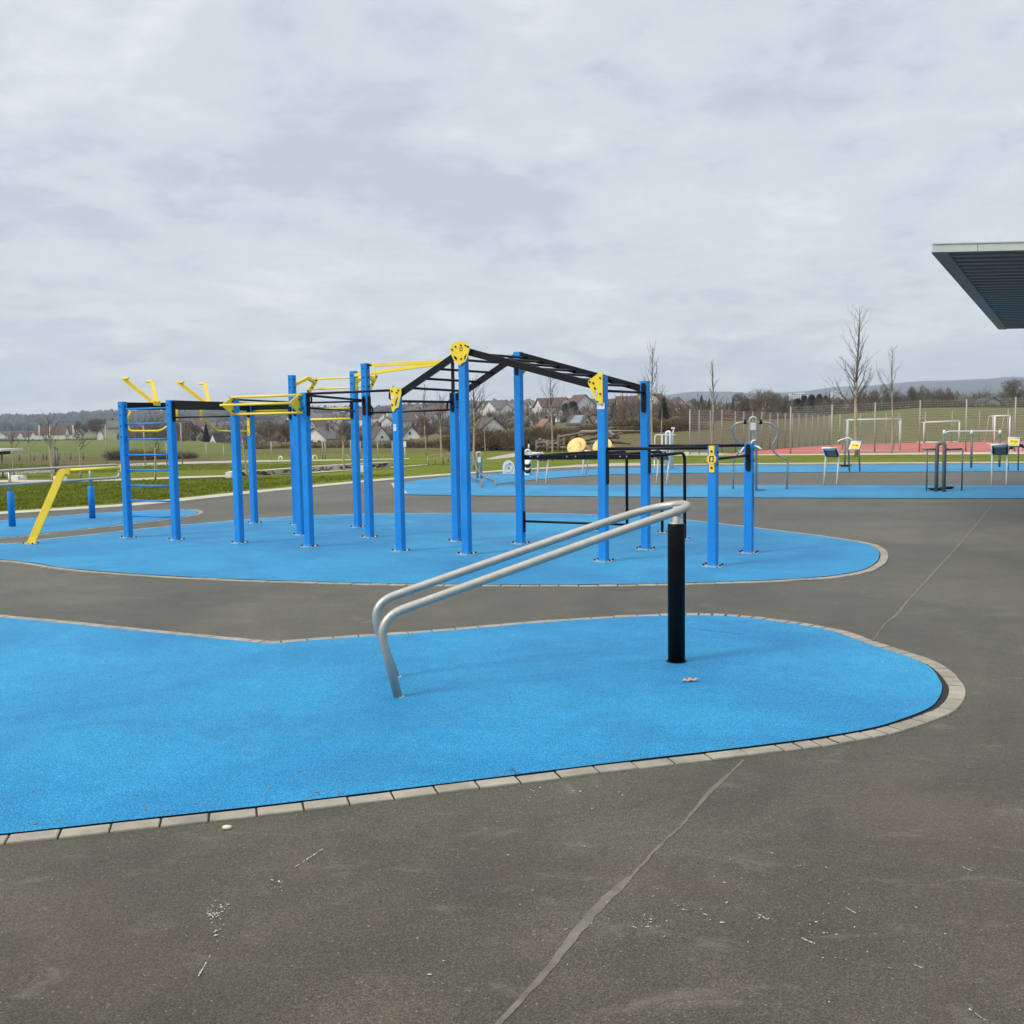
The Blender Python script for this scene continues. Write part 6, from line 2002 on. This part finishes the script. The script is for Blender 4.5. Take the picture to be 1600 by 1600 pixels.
# ================================================================ HOUSES
def make_house(label, px_, py_, wpx, wall_px, roof_px, dist, yaw, wall, roof, group=None, win=(), chim=True, deep=1.2, name='house', solar=False, ridge_x=False):
    b = V(px_, py_, dist); k = dist / F
    w_, hw_, hr_ = wpx * k, wall_px * k, roof_px * k
    L = w_ * deep
    t = thing(name, label, 'house', b, group)
    c, s_ = math.cos(yaw), math.sin(yaw)
    X, Y = Vector((c, s_, 0)), Vector((-s_, c, 0))
    if ridge_x: X, Y, w_, L = Y, -X, w_ * deep, w_
    P_ = lambda x, y, z: b + X * x + Y * y + Z * z
    mb = MB(); h = w_ / 2; l = L / 2
    prof = [(-h, -5.0), (h, -5.0), (h, hw_), (0, hw_ + hr_), (-h, hw_)]
    mb.prism([P_(x, -l, z) for x, z in prof], Y * L); mb.build('wall', M[wall], t)
    ov, th_ = w_ * .07, max(.22, w_ * .025)
    mb = MB()
    for sg in (-1, 1):
        e0 = (sg * (h + ov), hw_ - hr_ * ov / h)
        mb.prism([P_(e0[0], -l - ov, e0[1] + .06), P_(0, -l - ov, hw_ + hr_ + .06), P_(0, -l - ov, hw_ + hr_ + .06 + th_), P_(e0[0], -l - ov, e0[1] + .06 + th_)], Y * (L + 2 * ov))
    rf = mb.build('roof', M[roof], t)
    if chim:
        mb = MB(); q = P_(w_ * .16, l * .3, hw_ + hr_ * .95); mb.box(q, (.7, .7, hr_ * .7 + 1.0), (X, Y, Z)); mb.build('chimney', M['roof_b'], rf)
    if solar:
        mb = MB()
        e0, e1 = Vector((-(h + ov), 0, hw_ - hr_ * ov / h)), Vector((0, 0, hw_ + hr_))
        for f0, f1, g0, g1 in ((.12, .50, -.8, .55), (.54, .90, -.7, .45)):
            q = lambda f, g: P_(e0.x + (e1.x - e0.x) * f, g * l, e0.z + (e1.z - e0.z) * f + .06 + th_ + .06)
            mb.prism([q(f0, g0), q(f1, g0), q(f1, g1), q(f0, g1)], Z * .05)
        mb.build('solar_panel', M['solar'], rf)
    for fx, fz, fw, fh in win:
        mb = MB(); mb.box(P_(fx * w_, -l - .03, fz * hw_), (fw * w_, .10, fh * hw_), (X, Y, Z)); mb.build('window', M['glass'], t)
    return t
W2 = ((-.24, .62, .16, .28), (.22, .62, .16, .28), (0, 1.12, .14, .24))
W4 = ((-.32, .68, .10, .26), (-.1, .68, .10, .26), (.12, .68, .10, .26), (.33, .68, .10, .26), (-.2, .25, .12, .3), (.2, .25, .12, .3))
# left terrace
make_house('long dark red roofed white terrace in the left village, middle block', 92, 689, 26, 11.5, 11.5, 620, 0.05, 'wall_w', 'roof_r', None, W4, True, .7, ridge_x=True)
make_house('dark red roofed white house at the left of the terrace', 68, 689.5, 18, 11, 11.5, 625, 0.05, 'wall_w', 'roof_r', None, W4, True, .7, ridge_x=True)
make_house('dark red roofed white house at the right of the terrace', 110, 687.5, 14, 9, 10, 630, -0.05, 'wall_w', 'roof_r', None, W2, False, .8, ridge_x=True)
make_house('white narrow gabled house between terrace and brown trees', 125, 688, 9, 8, 6, 640, 0.1, 'wall_w', 'roof_b', None, W2, False, 1.2)
for i, (x, y) in enumerate(((24, 689), (34, 688.5), (44, 688), (54, 688))):
    make_house(('small red roofed row house near the left edge, first of the row', 'small red roofed row house, second of the left row', 'small red roofed row house, third of the left row', 'small red roofed row house next to the terrace')[i], x, y, 11, 6, 7, 720, 0.1, 'wall_w', 'roof_r', 'row houses of the left village', (), False, 1.0, ridge_x=i % 2 == 0)
make_house('pale house at the very left edge of the village', 3, 687, 14, 7, 5, 800, 0.2, 'wall_w', 'roof_b', None, (), False, 1)
for i, x in enumerate((61, 77.5, 114)):
    b = V(x, 689, 600); mb = MB(); mb.tube([b - Z * 3, V(x, 664, 600)], [.35, .25], 8)
    tag(mb.build('white_mast', M['wall_w'], origin=b), ('white mast left of the terrace roof', 'white mast in the middle of the terrace roof', 'white mast right of the terrace roof')[i], 'mast', 'white masts by the terrace')
make_house('beige tall house with pale roof behind the ladder, left', 181, 688, 22, 20, 10, 420, 0.25, 'wall_b', 'roof_g', None, W4, True, .8, ridge_x=True)
make_house('white flat long house seen between ladder rungs', 222, 688, 40, 12, 5, 430, 0.0, 'wall_w', 'roof_b', None, W4, False, .5, ridge_x=True)
make_house('small white gable left of the brown tree mass edge', 157, 684, 8, 6, 5, 500, 0.2, 'wall_w', 'roof_b', None, (), False, 1)
make_house('white steep gabled house with a black roof beside the dark conifer', 341, 702, 14, 11, 13, 290, -0.55, 'wall_w', 'roof_d', None, W2, True, 1.5)
make_house('beige house behind the dark conifer', 314, 692, 13, 10, 7, 330, 0.3, 'wall_b', 'roof_b', None, W2, True, 1)
make_house('red brick gabled house just left of the cage post', 357, 697, 10, 10, 12, 320, 0.1, 'roof_p', 'roof_d', None, (), True, 1)
make_house('wide low gabled house with pale grey roof and white gable', 503, 699, 40, 14, 16, 280, -0.35, 'wall_w', 'roof_g', None, ((-.15, .6, .12, .4), (.2, .6, .12, .4)), True, 1.1)
make_house('white house with pale roof slope between the two tall posts', 592, 699, 26, 14, 17, 300, 0.5, 'wall_w', 'roof_b', None, W2, True, 1.1)
make_house('white gabled house with a black roof and balcony right of the yellow bracket post', 643, 697, 25, 16, 14, 270, 0.16, 'wall_w', 'roof_d', None, ((-.05, .55, .18, .4), (.0, .28, .62, .16), (-.12, 1.25, .14, .25)), True, 1.1)
make_house('small white house low among trees left of the rear middle post', 689, 694, 15, 9, 6, 300, 0.1, 'wall_w', 'roof_b', None, W2, False, 1)
make_house('large dark brown roofed house above the brambles', 762, 676, 40, 6, 16, 230, 0.5, 'wall_w', 'roof_b', None, ((.25, .4, .2, .5),), True, 1.0)
make_house('pale roofed small house right of the rear tall post', 823, 667, 14, 8, 7, 330, 0.4, 'wall_w', 'roof_g', None, W2, True, 1)
make_house('house with a pale orange roof among bare trees', 852, 672, 19, 6, 10, 300, 0.5, 'wall_b', 'roof_p', None, (), True, 1.1)
make_house('brown roofed house with two solar panels and a beige gable', 905, 668, 22, 5, 13, 250, 0.62, 'wall_b', 'roof_b', None, ((0, 1.6, .16, .6),), True, 1.7, solar=True)
make_house('brown roofed neighbour right of the solar roofed house', 929, 667, 14, 6, 9, 270, 0.5, 'wall_w', 'roof_b', None, (), True, 1.2)
for i, (x, y, w_) in enumerate(((873, 650, 10), (892, 650, 11), (912, 650, 11), (928, 651, 11))):
    make_house(('white steep gable with brown roof, leftmost on the ridge below the pines', 'white steep gable just below the dark pines', 'white steep gable right of the dark pines', 'white steep gable nearest the monkey bar post')[i], x, y, w_, 4, 7, 430, (0.35, -0.3, 0.3, -0.2)[i], 'wall_w', 'roof_r' if i % 2 else 'roof_b', 'white gables on the village ridge', ((0, .9, .2, .6),), i % 2 == 0, 1.5)
make_house('white gabled house under the blue green conifer', 1064, 642, 12, 5, 5, 560, 0.3, 'wall_w', 'roof_b', None, (), False, 1.2)
make_house('white house with a tilted pale roof right of the slim tree', 1121, 641, 14, 6, 6, 520, 0.4, 'wall_w', 'roof_g', None, (), False, 1.2)
make_house('pale house in front of the skyline clump', 1204, 641, 17, 7, 6, 330, 0.2, 'wall_b', 'roof_r', None, W2, True, 1.2)
make_house('small white house right of the skyline clump', 1228, 642, 10, 7, 5, 340, 0.3, 'wall_w', 'roof_r', None, (), False, 1.2)
make_house('brown roofed low house on the right skyline under the canopy', 1543, 632, 28, 3, 7, 300, 0.3, 'wall_b', 'roof_d', None, (), False, .8)

def block(label, px_, py_, wpx, hpx, dist, wall, floors, cols, name='apartment_block'):
    b = V(px_, py_, dist); k = dist / F; w_, h_ = wpx * k, hpx * k
    t = thing(name, label, 'building', b, 'apartment blocks on the far hill')
    mb = MB(); mb.box(b + Vector((0, w_ * .25, h_ / 2 - 4)), (w_, w_ * .5, h_ + 8)); mb.box(b + Vector((w_ * .1, w_ * .25, h_ + k * .6)), (w_ * .4, w_ * .3, k * 1.4)); mb.build('wall', M[wall], t)
    for i in range(floors):
        for j in range(cols):
            mb = MB(); mb.box(b + Vector((w_ * (-.5 + (j + .5) / cols), -.05, h_ * (i + .6) / floors)), (w_ / cols * .5, .3, h_ / floors * .42))
            mb.build('window', M['glass'], t)
block('pale yellow apartment block with a green shaded end on the village skyline', 844, 641, 22, 13, 1150, 'wall_b', 4, 6)
block('white tower block on the right skyline, nearer the tallest young tree', 1309, 625, 17, 13, 1500, 'wall_w', 5, 6)
block('white flat block left of the tower on the right skyline', 1249, 626, 26, 11, 1550, 'wall_w', 3, 7)
block('small white tower at the top right of the tower block', 1316, 622, 5, 14, 1490, 'wall_w', 5, 2)
block('long pale block at the foot of the blue hill behind the monkey bar posts', 975, 638, 22, 6, 1900, 'wall_w', 2, 8)

# tiny houses scattered over the hillside behind
protos = []
for i, (wl, rf) in enumerate((('wall_w', 'roof_r'), ('wall_w', 'roof_b'), ('wall_b', 'roof_b'), ('wall_w', 'roof_g'))):
    protos.append((wl, rf))
rnd = random.Random(77)
spots = []
for _ in range(900):
    if len(spots) >= 150: break
    x = rnd.uniform(430, 1060) if rnd.random() < .82 else rnd.uniform(200, 330)
    d = rnd.uniform(620, 1500)
    yb = (V(x, 660, d))
    z = ground_z(yb.x, yb.y)
    if any(abs(x - s_[0]) < 6 and abs(z - s_[2]) < 2.0 for s_ in spots): continue
    spots.append((x, d, z, yb.x, yb.y))
proto_h = {}
for i, (x, d, z, wx, wy) in enumerate(spots):
    key = i % 4
    if key not in proto_h:
        wl, rf = protos[key]
        t = make_house('tiny distant pitched roof house among the bare trees on the village hillside', 800, 660, 9.5 * F / 700, 5.5 * F / 700, 4.2 * F / 700, 700, 0, wl, rf, 'tiny houses over the far hillside', (), False, 1.15)
        proto_h[key] = t
    else:
        t = copy_tree(proto_h[key])
    t.location = (wx, wy, z)
    t.rotation_euler = (0, 0, rnd.uniform(-1.5, 1.5))
    sc = rnd.uniform(.9, 1.45)
    t.scale = (sc, sc, sc)

# ================================================================ FAR WOODS (one mass each)
def wood(name, label, n, srange, drange, size, m, seed):
    rnd = random.Random(seed)
    ico = bmesh.new(); bmesh.ops.create_icosphere(ico, subdivisions=1, radius=1)
    iv = [v.co.copy() for v in ico.verts]; if_ = [tuple(v.index for v in f.verts) for f in ico.faces]; ico.free()
    mb = MB()
    for _ in range(n):
        s_ = rnd.uniform(*srange); d = math.exp(rnd.uniform(math.log(drange[0]), math.log(drange[1])))
        x = (s_ - 800) / F * d
        z = ground_z(x, d)
        r = size * rnd.uniform(.5, 1.5)
        hz_ = r * rnd.uniform(.8, 1.4)
        c = Vector((x, d, z + hz_ * .6))
        mb.add([c + Vector((v.x * r * rnd.uniform(.7, 1.2), v.y * r * rnd.uniform(.7, 1.2), v.z * hz_ * rnd.uniform(.7, 1.25))) for v in iv], if_, 0, True)
    tag(mb.build(name, M[m]), label, 'woodland', kind='stuff')
def scrub(name, label, n, srange, drange, size, ms, seed, keep=None, k_tw=22):
    """bare garden trees: fans of thin upswept twigs, see-through"""
    rnd = random.Random(seed)
    mb = MB(); made = 0
    while made < n:
        s_ = rnd.uniform(*srange); d = math.exp(rnd.uniform(math.log(drange[0]), math.log(drange[1])))
        if keep and not keep(s_, d): continue
        made += 1
        x = (s_ - 800) / F * d
        z = ground_z(x, d)
        r = size * rnd.uniform(.5, 1.5)
        h = r * rnd.uniform(1.3, 2.3)
        o = Vector((x, d, z - .3))
        mi = rnd.randrange(len(ms))
        mb.strip(o, o + Z * h * .6, r * .10, Vector((0, -1, 0)), mi)
        for _k in range(k_tw):
            a, e = rnd.uniform(0, 6.28), rnd.uniform(.25, 1.5)
            dr = Vector((math.cos(a) * math.cos(e) * r / h * 1.6, math.sin(a) * math.cos(e) * r / h * 1.6, math.sin(e)))
            p = o + Z * h * rnd.uniform(.15, .5)
            q = p + dr * h * rnd.uniform(.25, .62)
            mb.strip(p.lerp(q, rnd.uniform(0, .4)), q, d / F * rnd.uniform(.35, .8), Vector((rnd.gauss(0, .4), -1, rnd.gauss(0, .4))), mi)
    tag(mb.build(name, [M[q] for q in ms]), label, 'woodland', kind='stuff')
wood('far_wood', 'grey winter wood covering the long hill at left', 6500, (-120, 560), (1650, 2750), 6.0, 'farwood', 200)
wood('far_wood', 'grey winter wood along the hill behind the middle village', 4200, (480, 860), (1450, 2600), 5.5, 'farwood', 201)
wood('far_wood', 'dim wooded lowland before the blue hills at right', 1800, (880, 1700), (1100, 3000), 5.0, 'farwood', 204)
scrub('village_trees', 'brown bare garden trees massed between the hillside houses', 2000, (190, 1060), (230, 1450), 3.0, ('twig', 'twig_r', 'twig_g'), 202, keep=lambda s_, d: not (300 < s_ < 960 and d < 340))
scrub('village_trees', 'brown bare trees and scrub massed on the right skyline', 700, (1040, 1660), (230, 900), 2.6, ('twig', 'twig_r', 'bramble'), 203, keep=lambda s_, d: not (s_ > 1320 and d < 290))
M['vilwood'] = mat('garden_bushes', (0.080, 0.066, 0.044), 0.95, 0, 0.45, 0.05)
wood('garden_bushes', 'low dark bushes and hedges between the hillside gardens', 1300, (190, 1660), (300, 1300), 1.5, 'vilwood', 205)

# ================================================================ AIR
mh = bpy.data.materials.new('haze')
mh.use_nodes = True
t_ = NT(mh.node_tree)
pv = t_.n('ShaderNodeVolumePrincipled')
pv.inputs['Color'].default_value = (0.71, 0.845, 1.0, 1)
pv.inputs['Density'].default_value = HAZE
pv.inputs['Anisotropy'].default_value = 0.2
oo = t_.n('ShaderNodeOutputMaterial')
t_.l(pv.outputs[0], oo.inputs['Volume'])
mb = MB(); mb.box((0, 0, 160), (13800, 13800, 350))
hzo = mb.build('haze', mh)
tag(hzo, 'thin blue winter haze in the air', 'haze', kind='stuff')
